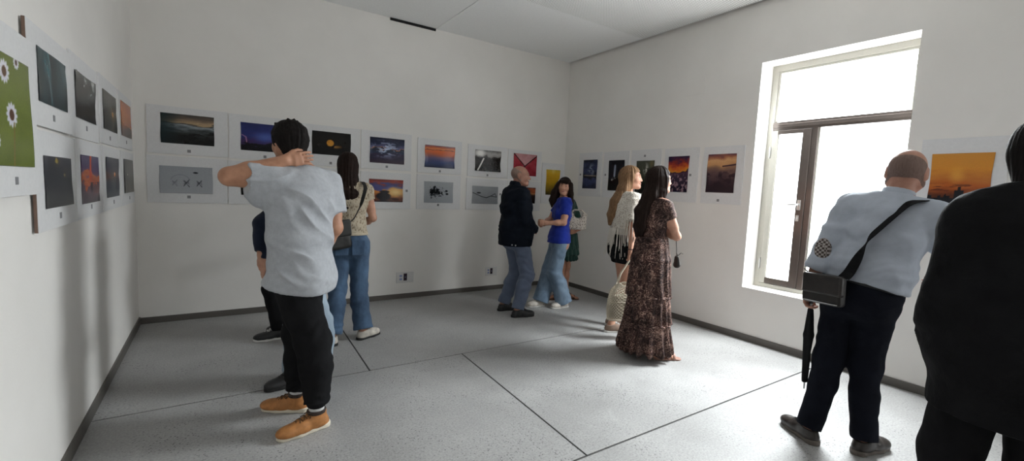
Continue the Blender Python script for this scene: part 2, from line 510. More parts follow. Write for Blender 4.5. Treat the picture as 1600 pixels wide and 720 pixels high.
# ------------------------------------------------------------------ wall outlets
M_PLATE = plain('white_outlet_plastic', (0.66, 0.65, 0.64), 0.35)
M_PURPLE = plain('dark_purple_insert', (0.022, 0.006, 0.020), 0.3)
M_BLUE = plain('pale_blue_insert', (0.25, 0.30, 0.52), 0.35)
def outlet(x0, z0, w, h, label):
    r = tag(empty('wall_outlet', (x0 + w / 2, YB, z0)), label, 'outlet', 'outlets low on the back wall')
    mb = MB(); mb.box(-w / 2, w / 2, -0.011, 0, 0, h, 0.003); mb.build('plate', M_PLATE, r)
    a = w / 0.23
    mb = MB(); mb.box(-0.022 * a, 0.024 * a, -0.014, -0.008, h * 0.2, h * 0.86, 0.002); pu = mb.build('socket', M_PURPLE, r)
    mb = MB(); mb.tube([(0.0, -0.014, h * 0.53), (0.0, -0.0165, h * 0.53)], 0.006, 10); mb.build('indicator', M_BLUE, pu)
    for zz in (0.62, 0.32):
        mb = MB(); mb.box(-0.075 * a, -0.040 * a, -0.0135, -0.008, h * (zz - 0.06), h * (zz + 0.12), 0.002); mb.build('data_port', M_BLUE, r)
    for zz in (0.66, 0.36):
        mb = MB(); mb.tube([(0.070 * a, -0.010, h * zz), (0.070 * a, -0.0135, h * zz)], 0.011, 14); mb.build('switch', M_PLATE, r)
outlet(1.902, 0.203, 0.230, 0.140, 'white wall outlet with dark purple socket low on back wall, right of the blue jeans')
outlet(3.206, 0.206, 0.194, 0.128, 'smaller looking white wall outlet with dark purple socket, just left of the bald person')
# ------------------------------------------------------------------ photographs on boards
M_BOARD = plain('white_foam_board', (0.70, 0.70, 0.705), 0.6)
M_EDGE = plain('brown_board_core', (0.20, 0.13, 0.10), 0.85)
M_TAG = plain('grey_paper_tag', (0.22, 0.22, 0.23), 0.8)

def print_material():
    m, nt, b = new_mat('glossy_photo_print')
    at = N(nt, 'ShaderNodeAttribute', attribute_name='ink')
    n = N(nt, 'ShaderNodeTexNoise', Scale=220.0, Detail=2.0)
    nt.links.new(coords(nt), n.inputs['Vector'])
    r = ramp(nt, [(0.3, (0.93, 0.93, 0.93)), (0.7, (1.06, 1.06, 1.06))])
    nt.links.new(n.outputs['Fac'], r.inputs['Fac'])
    mx = N(nt, 'ShaderNodeMix', data_type='RGBA', blend_type='MULTIPLY'); mx.inputs['Factor'].default_value = 1
    nt.links.new(at.outputs['Color'], mx.inputs['A']); nt.links.new(r.outputs['Color'], mx.inputs['B'])
    nt.links.new(mx.outputs['Result'], b.inputs['Base Color'])
    b.inputs['Roughness'].default_value = 0.24
    b.inputs['Specular IOR Level'].default_value = 0.22
    return m
M_PRINT = print_material()

def stops(v, st):
    xs_ = [s[0] for s in st]
    cs = np.array([[int(s[1][i:i + 2], 16) for i in (0, 2, 4)] for s in st], float)
    return np.stack([np.interp(v, xs_, cs[:, k]) for k in range(3)], -1)

def mixc(a, col, w):
    c = np.array([int(col[i:i + 2], 16) for i in (0, 2, 4)], float)
    w = np.clip(w, 0, 1)[..., None]
    return a * (1 - w) + c * w

def ss(a, b, x):
    t = np.clip((x - a) / (b - a), 0, 1); return t * t * (3 - 2 * t)

def grain(U, V, sx, sy, seed, n=5):
    return 1.7 * fbm(np.stack([U * sx + seed * 7.7, V * sy + seed * 3.1], -1), n)

def line(U, V, p, q, w):
    p = np.array(p); q = np.array(q); d = q - p; L = d @ d
    t = np.clip(((U - p[0]) * d[0] + (V - p[1]) * d[1]) / L, 0, 1)
    return 1 - ss(w * 0.5, w * 1.4, np.hypot(U - p[0] - t * d[0], V - p[1] - t * d[1]))

def dot(U, V, c, r, soft=0.5, ax=1.0):
    return 1 - ss(r * (1 - soft), r, np.hypot((U - c[0]) * ax, V - c[1]))

# every painter gets U,V in 0..1 (V up) and returns sRGB 0..255
def p_shore(U, V):
    n = grain(U, V, 3, 12, 1)
    C = stops(V + n * 0.10, [(0, '0c0d0c'), (.38, '2a2e2d'), (.52, '5c6468'), (.60, '90969a'), (.66, '3a3a38'), (.72, 'b59a78'), (.86, '7d6a58'), (1, '4b4540')])
    C = mixc(C, '15262a', ss(.45, 0, U) * .8)
    C = mixc(C, '0a0a0a', ss(.0, .25, grain(U, V, 10, 14, 2)) * ss(.55, .35, V) * ss(.3, .5, U))
    return C
def p_lightning(U, V):
    C = stops(V + grain(U, V, 4, 7, 3) * .18, [(0, '0a0b12'), (.24, '14141c'), (.27, '3a2a58'), (.55, '2a3372'), (1, '232a5e')])
    C = mixc(C, '6a86d8', dot(U, V, (.52, .52), .28, 1, .7) * .55)
    C = mixc(C, 'c890b8', np.maximum(line(U, V, (.02, .55), (.1, .48), .012), line(U, V, (.1, .48), (.12, .30), .012)) * .8)
    return mixc(C, '0d0d12', dot(U, V, (.78, .30), .12, .5))
def p_moon(U, V):
    C = stops(V, [(0, '060606'), (.5, '120d08'), (1, '090807')]) + grain(U, V, 6, 6, 4)[..., None] * 8
    C = mixc(C, 'c8882c', dot(U, V, (.46, .52), .16, .25, 1.5))
    C = mixc(C, '8a5a20', dot(U, V, (.42, .56), .06, 1, 1.5) * .6)
    cl = ss(.0, .3, grain(U, V, 9, 16, 5)) * dot(U, V, (.55, .38), .3, 1, .9) * ss(.26, .36, V) * ss(.48, .38, V)
    return mixc(C, 'a87838', cl)
def p_reflect(U, V):
    n = grain(U, V, 5, 14, 6)
    C = stops(V + n * .1, [(0, '1b1730'), (.3, '2c2440'), (.45, '24304e'), (.56, '1a1f30'), (.585, 'b87850'), (.62, '5a5a80'), (.8, '1c2440'), (1, '141830')])
    w = ss(.1, .4, grain(U, V, 9, 18, 7)) * dot(U, V, (.45, .56), .5, 1, .8)
    C = mixc(C, 'b8c4e0', w)
    return mixc(C, '5a3038', ss(.25, .0, V) * .4)
def p_orange_sea(U, V):
    C = stops(V + grain(U, V, 3, 9, 8) * .05, [(0, '1a2444'), (.25, '384878'), (.42, '7a6078'), (.6, 'c4623c'), (.77, 'd8682e'), (.79, '5c3030'), (.82, 'e08444'), (.9, 'b45a38'), (1, '6a4a5a')])
    return mixc(C, '2a3560', dot(U, V, (.2, .3), .45, 1) * .5)
def p_road(U, V):
    C = stops(V + grain(U, V, 9, 4, 9) * .08, [(0, '15120f'), (.6, '241f1c'), (.68, '302c2a'), (.72, '8a8784'), (.85, 'a8a5a2'), (1, '6a6866')])
    C = C + (grain(U, V, 30, 30, 10) * 26)[..., None] * (V < .68)[..., None]
    C = mixc(C, 'e8e6e2', line(U, V, (.12, .05), (.33, .60), .03))
    return mixc(C, 'f0efec', dot(U, V, (.2, .84), .26, .8))  # white patch top left: glare painted into the print
def p_tent(U, V):
    C = stops(V, [(0, '8a2430'), (.5, 'a03440'), (1, 'b04850')])
    top = (V > .42 + abs(U - .5) * 1.1)
    C = np.where(top[..., None], stops(V, [(0, 'c09090'), (1, 'b88488')]), C)
    C = mixc(C, '301418', np.maximum(line(U, V, (0, 1.0), (.5, .42), .022), line(U, V, (1, .95), (.25, .2), .022)))
    return C + (grain(U, V, 5, 5, 11) * 14)[..., None]
def p_yellow(U, V):
    C = stops(V + grain(U, V, 3, 4, 12) * .08, [(0, '3a3216'), (.2, '6a5518'), (.5, 'b08a1c'), (.85, 'd0a428'), (1, 'c8a83c')])
    return mixc(C, 'e0cc78', dot(U, V, (.5, 1.0), .25, 1, 1.2) * .7)
def p_birds(U, V):
    C = stops(V + grain(U, V, 2, 3, 13) * .1, [(0, 'a6a9ae'), (1, '9da1a6')])
    for cx_, s in ((.28, .8), (.50, 1), (.74, .9)):
        k = 0
        for j in range(6):
            a = .6 + j * .35
            k = np.maximum(k, line(U, V, (cx_ - .06 * s, .38 + .12 * s * math.sin(a * 2)), (cx_ + .05 * s, .38 + .16 * s * math.cos(a * 3)), .006))
        C = mixc(C, '3a3c40', k * (.85 if s > .85 else .35))
    C = mixc(C, '26282c', np.maximum(dot(U, V, (.67, .78), .035, .3, .6), line(U, V, (.63, .79), (.7, .76), .008)))
    ring = ss(.02, .0, abs(np.hypot((U - .38) * 1.4, V - .44) - .25)) * (V > .5)
    return mixc(C, '70747a', ring * .5)
def p_dusk(U, V):
    C = stops(V + grain(U, V, 4, 8, 14) * .15, [(0, '0c0b0a'), (.35, '1a1614'), (.6, '2a2220'), (1, '3a3038')])
    return mixc(C, '70401c', dot(U, V, (.6, .5), .3, 1) * .5)
def p_forest_night(U, V):
    C = stops(V + grain(U, V, 8, 5, 15) * .2, [(0, '0c0c0c'), (.5, '161818'), (1, '262a2c')])
    return mixc(C, '50544c', dot(U, V, (.4, .6), .25, 1) * .5)
def p_sun_rock(U, V):
    C = stops(V + grain(U, V, 4, 10, 16) * .14, [(0, '20141a'), (.15, '6a3a28'), (.4, 'c07838'), (.55, 'd8883c'), (.62, '50508a'), (.75, '4a4878'), (.85, 'a04030'), (1, '7a2e28')])
    C = mixc(C, 'f8dc98', dot(U, V, (.78, .45), .34, 1, .8) * .9)
    r = dot(U, V, (.42, .25), .2, .3, .8) + dot(U, V, (.45, .45), .08, .4, .45)
    return mixc(C, '120c10', r)
def p_ink(U, V):
    C = stops(V + grain(U, V, 2, 2, 17) * .1, [(0, '9ea2a8'), (1, 'a6aaae')])
    d = np.hypot((U - .38) * 1.1, (V - .5) * 1.25)
    sp = ss(.28, .18, d + grain(U, V, 22, 22, 18) * .22) * (U > .18)
    sp = np.maximum(sp, ss(.35, .2, d + .35 * abs(np.sin(np.arctan2(V - .5, U - .38) * 9)) * .6) * .8 * (d > .08))
    C = mixc(C, '14161a', sp)
    return mixc(C, '1c1e22', np.maximum(dot(U, V, (.77, .57), .06, .4, 1), dot(U, V, (.79, .43), .06, .4, 1)))
def p_branch(U, V):
    C = stops(V, [(0, '8e9196'), (1, '989b9f')]) + (grain(U, V, 3, 3, 19) * 8)[..., None]
    k = 0
    P_ = [(.03, .62), (.22, .50), (.38, .40), (.55, .35), (.72, .46), (.95, .40)]
    for a, b in zip(P_[:-1], P_[1:]): k = np.maximum(k, line(U, V, a, b, .018))
    k = np.maximum(k, line(U, V, (.72, .46), (.88, .60), .014)); k = np.maximum(k, line(U, V, (.88, .6), (.95, .42), .01))
    k = np.maximum(k, dot(U, V, (.25, .62), .05, .4, .5))
    return mixc(C, '1c1e20', k)
def p_late_sun(U, V):
    return stops(V + grain(U, V, 4, 10, 20) * .12, [(0, '1a100e'), (.5, '2a1a18'), (.56, 'c08050'), (.7, '8a4428'), (.8, 'b05c34'), (1, '5a2c28')])
def p_storm_sea(U, V):
    C = stops(V + grain(U, V, 4, 8, 21) * .12, [(0, '20243c'), (.3, '3a4468'), (.42, '141622'), (.55, '2c3450'), (.75, '343c5c'), (1, '14182a')])
    C = mixc(C, 'a8b4c8', ss(.05, .35, grain(U, V, 5, 9, 22)) * dot(U, V, (.6, .65), .3, 1, .8))
    return mixc(C, 'c8b090', line(U, V, (.1, .46), (.95, .44), .02) * .6)
def p_waterfall(U, V):
    C = stops(V + grain(U, V, 6, 6, 23) * .2, [(0, '0c0a0a'), (.35, '1a1614'), (.45, '22242a'), (1, '0c0e16')])
    C = mixc(C, 'b8c4d8', line(U, V, (.42, .80), (.40, .5), .06) * .75)
    return mixc(C, 'c8c8c8', ss(.0, .3, grain(U, V, 14, 8, 24)) * line(U, V, (.2, .38), (.75, .36), .05))
def p_bloom(U, V):
    C = stops(V + grain(U, V, 4, 5, 25) * .2, [(0, '14160f'), (.5, '383c2e'), (1, '4a4c40')])
    C = mixc(C, 'c8c4bc', ss(.0, .3, grain(U, V, 12, 14, 26)) * dot(U, V, (.55, .75), .25, 1))
    return mixc(C, '8a7a4a', dot(U, V, (.85, .9), .2, 1) * .5)
def p_rocky_sunset(U, V):
    C = stops(V + grain(U, V, 4, 9, 27) * .10, [(0, '1a1424'), (.35, '3a2c3c'), (.53, '54384a'), (.58, '2c1c24'), (.61, 'd0882c'), (.70, 'c86024'), (.8, '8a2c28'), (.9, '40203c'), (1, '2a1a38')])
    return mixc(C, 'a88890', ss(.1, .4, grain(U, V, 12, 16, 28)) * ss(.55, .4, V) * .8)
def p_misty_rocks(U, V):
    C = stops(V + grain(U, V, 3, 7, 29) * .07, [(0, '241a22'), (.3, '3c2c32'), (.5, '604848'), (.66, '9a7458'), (.70, 'c08c60'), (.85, 'd0a070'), (.93, '9a6048'), (1, '603c48')])
    C = mixc(C, '2a1e26', ss(.0, .35, grain(U, V, 6, 9, 30)) * ss(.6, .45, V) * .8)
    return mixc(C, '382430', line(U, V, (.55, .68), (1, .72), .02) * .9)
def p_city(U, V):
    C = stops(V + grain(U, V, 4, 14, 31) * .05, [(0, '1c1410'), (.18, '3a1e14'), (.35, '8a4420'), (.42, 'b05c26'), (.55, 'b86e30'), (.75, 'd08a34'), (1, 'c88a3c')])
    C = mixc(C, '5a2c1c', ss(.0, .25, grain(U, V, 3, 22, 32)) * ss(.5, .42, V) * .8)
    C = mixc(C, 'f0b850', dot(U, V, (.45, .62), .2, 1) * .5)
    sky = .22 + .09 * np.clip(grain(U, V * 0, 14, 1, 33), 0, 1) + .04 * (np.sin(U * 40) > .5)
    tower = (abs(U - .52) < .075) * (V < .36) + (abs(U - .52) < .03) * (V < .42)
    return mixc(C, '17171c', ((V < sky) | (tower > 0)).astype(float))
def p_daisies(U, V):
    C = stops(V + grain(U, V, 2, 3, 34) * .25, [(0, '5e6a26'), (.5, '6e7a30'), (1, '64702c')])
    for cx_, cy_, r in ((.56, .47, .13), (.44, .84, .12), (.70, .97, .07), (.20, .22, .10)):
        a = np.arctan2(V - cy_, (U - cx_)); d = np.hypot((U - cx_), V - cy_)
        C = mixc(C, 'd8d8e0', ss(r, r * .8, d / (.75 + .25 * abs(np.cos(a * 6)))))
        C = mixc(C, '5a3a20', ss(r * .45, r * .35, d))
    return mixc(C, '7a6a30', line(U, V, (.6, .4), (.55, 0), .012))
def p_teal(U, V):
    n = fbm(np.stack([(U * 14 + V * 2), V * 1.4], -1), 4)
    return stops(np.clip(.45 + n * .9, 0, 1), [(0, '0c1e22'), (.5, '1c424a'), (1, '4a7880')]) * (.75 + .25 * V)[..., None]
def p_mono_cloud(U, V):
    n = fbm(np.stack([U * 5 + V * 3, V * 6 - U * 4], -1), 5)
    C = stops(np.clip(V * .7 + n * .6, 0, 1), [(0, '101010'), (.4, '242524'), (.7, '5a5c5a'), (1, 'b0b2b0')])
    return mixc(C, '141414', dot(U, V, (.75, .25), .25, .8))
def p_gold_tree(U, V):
    C = stops(V + grain(U, V, 5, 5, 36) * .3, [(0, '14160f'), (.4, '2c2c22'), (1, '3c3c34')])
    C = mixc(C, 'c88a3c', dot(U, V, (.7, .48), .26, 1) * .8)
    return mixc(C, 'a89878', line(U, V, (.72, .3), (.7, .05), .05) * .5)
def p_amber(U, V):
    C = stops(V + grain(U, V, 3, 8, 37) * .1, [(0, '40241c'), (.18, '5a3020'), (.3, 'a8581c'), (.7, 'c46a28'), (1, 'b06030')])
    return mixc(C, '1c1412', dot(U, V, (.75, .12), .22, .4))
def p_leaf(U, V):
    C = stops(V + grain(U, V, 4, 4, 38) * .15, [(0, '12151a'), (.5, '1c1e24'), (1, '242430')])
    return mixc(C, '8a7838', ss(-.05, .25, grain(U, V, 7, 7, 39)) * np.maximum(dot(U, V, (.62, .66), .22, 1, 1), dot(U, V, (.4, .92), .16, 1)))
def p_violet_sunset(U, V):
    C = stops(V + grain(U, V, 4, 6, 40) * .2, [(0, '241a28'), (.3, '503040'), (.42, 'a8502c'), (.55, 'b86034'), (.7, '502c5c'), (1, '30265a')])
    C = mixc(C, 'c04828', ss(.12, .0, abs(U - .45 - .1 * (V - .5))) * ss(.4, .6, V))
    return mixc(C, '180f14', line(U, V, (.5, .38), (.5, .28), .05))
def p_low_sun(U, V):
    C = stops(V + grain(U, V, 3, 8, 41) * .1, [(0, '1c2430'), (.3, '2c3440'), (.45, '3c3438'), (.5, '1c1a1c'), (.54, '6a4430'), (.7, '3a3440'), (1, '242a38')])
    return mixc(C, 'd88a4c', dot(U, V, (.62, .58), .12, 1))
def p_night_town(U, V):
    C = stops(V + grain(U, V, 4, 8, 42) * .15, [(0, '302c28'), (.4, '221f1e'), (.8, '2c2a2c'), (1, '3a383a')])
    return mixc(C, 'e8e0c0', dot(U, V, (.35, .55), .05, .8) + dot(U, V, (.3, .2), .03, .8))

def make_print(painter, w, h, seed, curl=0.004):
    nx, ny = (100, int(100 * h / w)) if w >= h else (int(100 * w / h), 100)
    u = np.linspace(0, 1, nx + 1); v = np.linspace(0, 1, ny + 1)
    U, V = np.meshgrid(u, v)
    r = np.random.default_rng(seed)
    ph = r.uniform(0, 6.28, 4)
    # loosely mounted paper: slight waves that grow towards the edges
    bow = curl * (0.5 + 0.35 * np.sin(U * 5 + ph[0]) + 0.35 * np.sin(V * 6 + ph[1]) * U + 0.6 * (np.abs(U - .5) * 2) ** 3 * np.sin(V * 4 + ph[2]))
    ex = 0.006 * h * np.sin(V * 7 + ph[3]) * (curl / 0.004)
    X = (U - .5) * w + ex * (U - .5) * 2
    Zz = (V - .5) * h
    P = np.stack([X, -(0.0015 + np.abs(bow)), Zz], -1).reshape(-1, 3)
    # thin sheet: a front grid and a back grid joined at the rim
    n1 = len(P)
    idx = np.arange(n1).reshape(ny + 1, nx + 1)
    q = np.stack([idx[:-1, :-1], idx[:-1, 1:], idx[1:, 1:], idx[1:, :-1]], -1).reshape(-1, 4)
    rim = np.concatenate([idx[0, :], idx[1:, -1], idx[-1, -2::-1], idx[-2:0:-1, 0]])
    B = P[rim].copy(); B[:, 1] += 0.0012
    k = len(rim)
    rq = np.array([[rim[(i + 1) % k], rim[i], n1 + i, n1 + (i + 1) % k] for i in range(k)])
    me = quick_mesh('photo_print', np.concatenate([P, B]), np.concatenate([q, rq]), True)
    C = lin(np.clip(painter(U, V), 0, 255)).reshape(-1, 3)
    C = np.concatenate([C, C[rim]])
    at = me.color_attributes.new('ink', 'FLOAT_COLOR', 'POINT')
    at.data.foreach_set('color', np.concatenate([C, np.ones((len(C), 1))], 1).astype(np.float32).ravel())
    return me

PICN = [0]
def picture(wall, a, z, bw, bh, painter, pw, ph, pa, pz, label, tagpos=None, off=0.0, thick=0.010, edge=False, curl=0.004):
    """a: centre along the wall, z: bottom edge of the board; (pa,pz): centre of the print relative to the board centre"""
    PICN[0] += 1
    if wall == 'back': loc, rz, grp = (a, YB - off, z), 0.0, 'photographs on the back wall'
    elif wall == 'right': loc, rz, grp = (XR - off, a, z), -math.pi / 2, 'photographs on the window wall'
    else: loc, rz, grp = (XL + off, a, z), math.pi / 2, 'photographs on the left wall'
    r = tag(empty('mounted_picture', loc, rz), label, 'picture', grp)
    mb = MB(); mb.box(-bw / 2, bw / 2, -thick, 0, 0, bh, 0.001)
    mb.build('backing_board', M_BOARD, r)
    if edge:
        s = -1 if edge == 'L' else 1
        mb = MB(); x = s * bw / 2; mb.box(min(x, x + s * 0.003), max(x, x + s * 0.003), -thick * 0.85, 0, 0.001, bh - 0.001)
        mb.build('board_edge', M_EDGE, r)
    p = link('photo_print', make_print(painter, pw, ph, PICN[0], curl), M_PRINT, r)
    p.location = (pa, -thick, bh / 2 + pz)
    if tagpos:
        mb = MB(); mb.box(-0.014, 0.014, -0.0015, 0, -0.014, 0.014)
        t = mb.build('label_tag', M_TAG, r); t.location = (tagpos[0], -thick, bh / 2 + tagpos[1])
    return r

BW, BH = 0.645, 0.452
T = (0, -0.19)
S = 'white board on back wall '
# upper row, left to right
picture('back', -0.214, 1.652, BW, BH, p_shore, .425, .284, -.005, .018, S + 'with dark rocky shore under cream sky, upper left end', T)
picture('back', 0.441, 1.648, BW, BH, p_lightning, .435, .284, 0, .008, S + 'with blue violet lightning sky, left of the black-haired head', T)
picture('back', 1.102, 1.628, .650, BH, p_moon, .418, .258, .010, .030, S + 'with orange full moon on black', T)
picture('back', 1.751, 1.629, .622, BH, p_reflect, .424, .304, .005, .002, S + 'with purple cloud reflections split by an orange horizon', T)
picture('back', 2.456, 1.621, .622, .440, p_orange_sea, .420, .283, -.004, -.004, S + 'with orange sunset fading into blue water', T, curl=0.009)
picture('back', 3.178, 1.612, .632, .434, p_road, .413, .290, 0, .008, S + 'with black and white field and a bright track', T, curl=0.009)
picture('back', 3.811, 1.602, .602, .434, p_tent, .413, .316, 0, .006, S + 'with red panels crossed by dark lines, above bald head')
# lower row
picture('back', -0.222, 1.181, BW, .450, p_birds, .425, .262, -.015, .000, S + 'with tiny dark bird marks on pale grey, lower left end', (0, -.166))
picture('back', 0.432, 1.178, BW, .446, p_dusk, .425, .250, 0, 0, S + 'with dark dusk picture, mostly behind the raised arm', (0, -.18))
picture('back', 1.092, 1.160, BW, .446, p_forest_night, .420, .280, .010, .010, S + 'with near black picture, directly under the orange moon', (0, -.18))
picture('back', 1.752, 1.148, .622, .448, p_sun_rock, .422, .275, -.002, .000, S + 'with glowing sunset and black rock, lower row', (.258, .008))
picture('back', 2.454, 1.152, .622, .448, p_ink, .408, .275, -.006, .000, S + 'with black ink-like reflected bush on pale grey', (-.01, -.166))
picture('back', 3.178, 1.154, .645, .434, p_branch, .416, .243, -.026, -.010, S + 'with thin dark branch across pale grey', (.223, .010))
picture('back', 3.815, 1.146, .605, .440, p_late_sun, .413, .236, 0, .012, S + 'with orange dusk strip, half hidden by bald head')
picture('back', 4.352, 1.264, .440, .618, p_yellow, .270, .385, -.004, .020, S + 'upright with golden yellow print, beside the far corner')
# right wall, far corner towards the window
S = 'white upright board on window wall '
picture('right', 4.905, 1.407, .475, .635, p_storm_sea, .290, .416, .010, .004, S + 'with blue storm clouds over sea, nearest the far corner', (-.194, 0))
picture('right', 4.395, 1.404, .470, .630, p_waterfall, .285, .412, .018, -.010, S + 'with pale waterfall in near black', (-.186, 0))
picture('right', 3.888, 1.402, .472, .634, p_bloom, .284, .416, .003, -.032, S + 'with white bloom in grey green, above the long-haired heads', (-.014, .237))
picture('right', 3.360, 1.397, .466, .629, p_rocky_sunset, .284, .421, -.032, .010, S + 'with red and orange sunset over grey rocks', (.136, 0))
picture('right', 2.836, 1.397, .468, .622, p_misty_rocks, .328, .416, -.012, .020, S + 'with peach sky over brown misty rocks, beside the window', (-.020, -.272))
picture('right', .966, 1.370, .470, .605, p_city, .330, .420, 0, -.020, 'white upright board right of the window with orange sky over a black city skyline', None)
# left wall, towards the corner
S = 'white board on left wall '
picture('left', 2.308, 1.348, .600, .600, p_daisies, .440, .385, .000, .000, 'white board on left wall with daisies on olive green', (.045, -.244), off=0.022)
picture('left', 2.905, 1.632, .640, .412, p_teal, .428, .226, .005, .010, S + 'with dark teal vertical streaks, upper row', (.0, -.155), off=0.008, edge='L', thick=.012)
picture('left', 3.592, 1.630, BW, .445, p_mono_cloud, .480, .252, .000, .012, S + 'with black and white clouds, upper row', (0, -.156))
picture('left', 4.290, 1.640, BW, .450, p_gold_tree, .480, .262, .018, .008, S + 'with gold glow in dark foliage, upper row', (0, -.176))
picture('left', 4.990, 1.650, BW, .440, p_amber, .486, .278, .008, .018, S + 'with amber sky over dark bush, upper row by corner', (.01, -.164))
picture('left', 2.930, 1.184, .628, .430, p_leaf, .436, .230, .005, -.005, S + 'with golden leaf on dark ground, lower row', (.01, -.162), off=0.008, edge='L', thick=.012)
picture('left', 3.632, 1.182, BW, .440, p_violet_sunset, .448, .276, .000, .000, S + 'with violet and orange sunset, lower row', (.005, -.162))
picture('left', 4.330, 1.185, BW, .440, p_low_sun, .478, .280, .002, .008, S + 'with small orange sun over slate water, lower row', (.02, -.17))
picture('left', 5.030, 1.185, BW, .440, p_night_town, .486, .280, .020, .018, S + 'with dim grey night town, lower row by the corner', (.045, -.168))

# ------------------------------------------------------------------ camera, world, colour
f_px, yaw, pit, rol = 700.09, 0.5858, -0.0902, 0.0442
from mathutils import Vector, Matrix
Fv = Vector((math.sin(yaw) * math.cos(pit), math.cos(yaw) * math.cos(pit), math.sin(pit)))
R0 = Vector((math.cos(yaw), -math.sin(yaw), 0)); U0 = R0.cross(Fv)
Rv = R0 * math.cos(rol) + U0 * math.sin(rol); Uv = -R0 * math.sin(rol) + U0 * math.cos(rol)
cd = bpy.data.cameras.new('camera'); cam = bpy.data.objects.new('camera', cd)
COL.objects.link(cam)
cam.matrix_world = Matrix(((Rv.x, Uv.x, -Fv.x, 0), (Rv.y, Uv.y, -Fv.y, 0), (Rv.z, Uv.z, -Fv.z, 1.45), (0, 0, 0, 1)))
cd.sensor_fit = 'HORIZONTAL'; cd.sensor_width = 36.0; cd.lens = f_px / 1600 * 36.0
cd.clip_start = 0.05
scn.camera = cam

w = bpy.data.worlds.new('world'); scn.world = w; w.use_nodes = True
w.node_tree.nodes['Background'].inputs['Color'].default_value = (0.8, 0.88, 1.0, 1)
w.node_tree.nodes['Background'].inputs['Strength'].default_value = 1.0
vs = scn.view_settings
vs.view_transform = 'Standard'; vs.look = 'None'; vs.gamma = 1.0; vs.use_curve_mapping = False
scn.cycles.diffuse_bounces = 10; scn.cycles.max_bounces = 14
vs.exposure = -0.06
# ------------------------------------------------------------------ soft-solid modeller: joined tapered limbs -> one continuous surface
def V3(*a): return np.array(a, dtype=float)
def nrm(v): v = np.asarray(v, float); return v / (np.linalg.norm(v) + 1e-12)
def up_perp(a, hint):
    u = np.asarray(hint, float) - a * (np.asarray(hint, float) @ a)
    if np.linalg.norm(u) < 1e-4: u = np.array([1.0, 0, 0]) - a * a[0]
    return nrm(u)

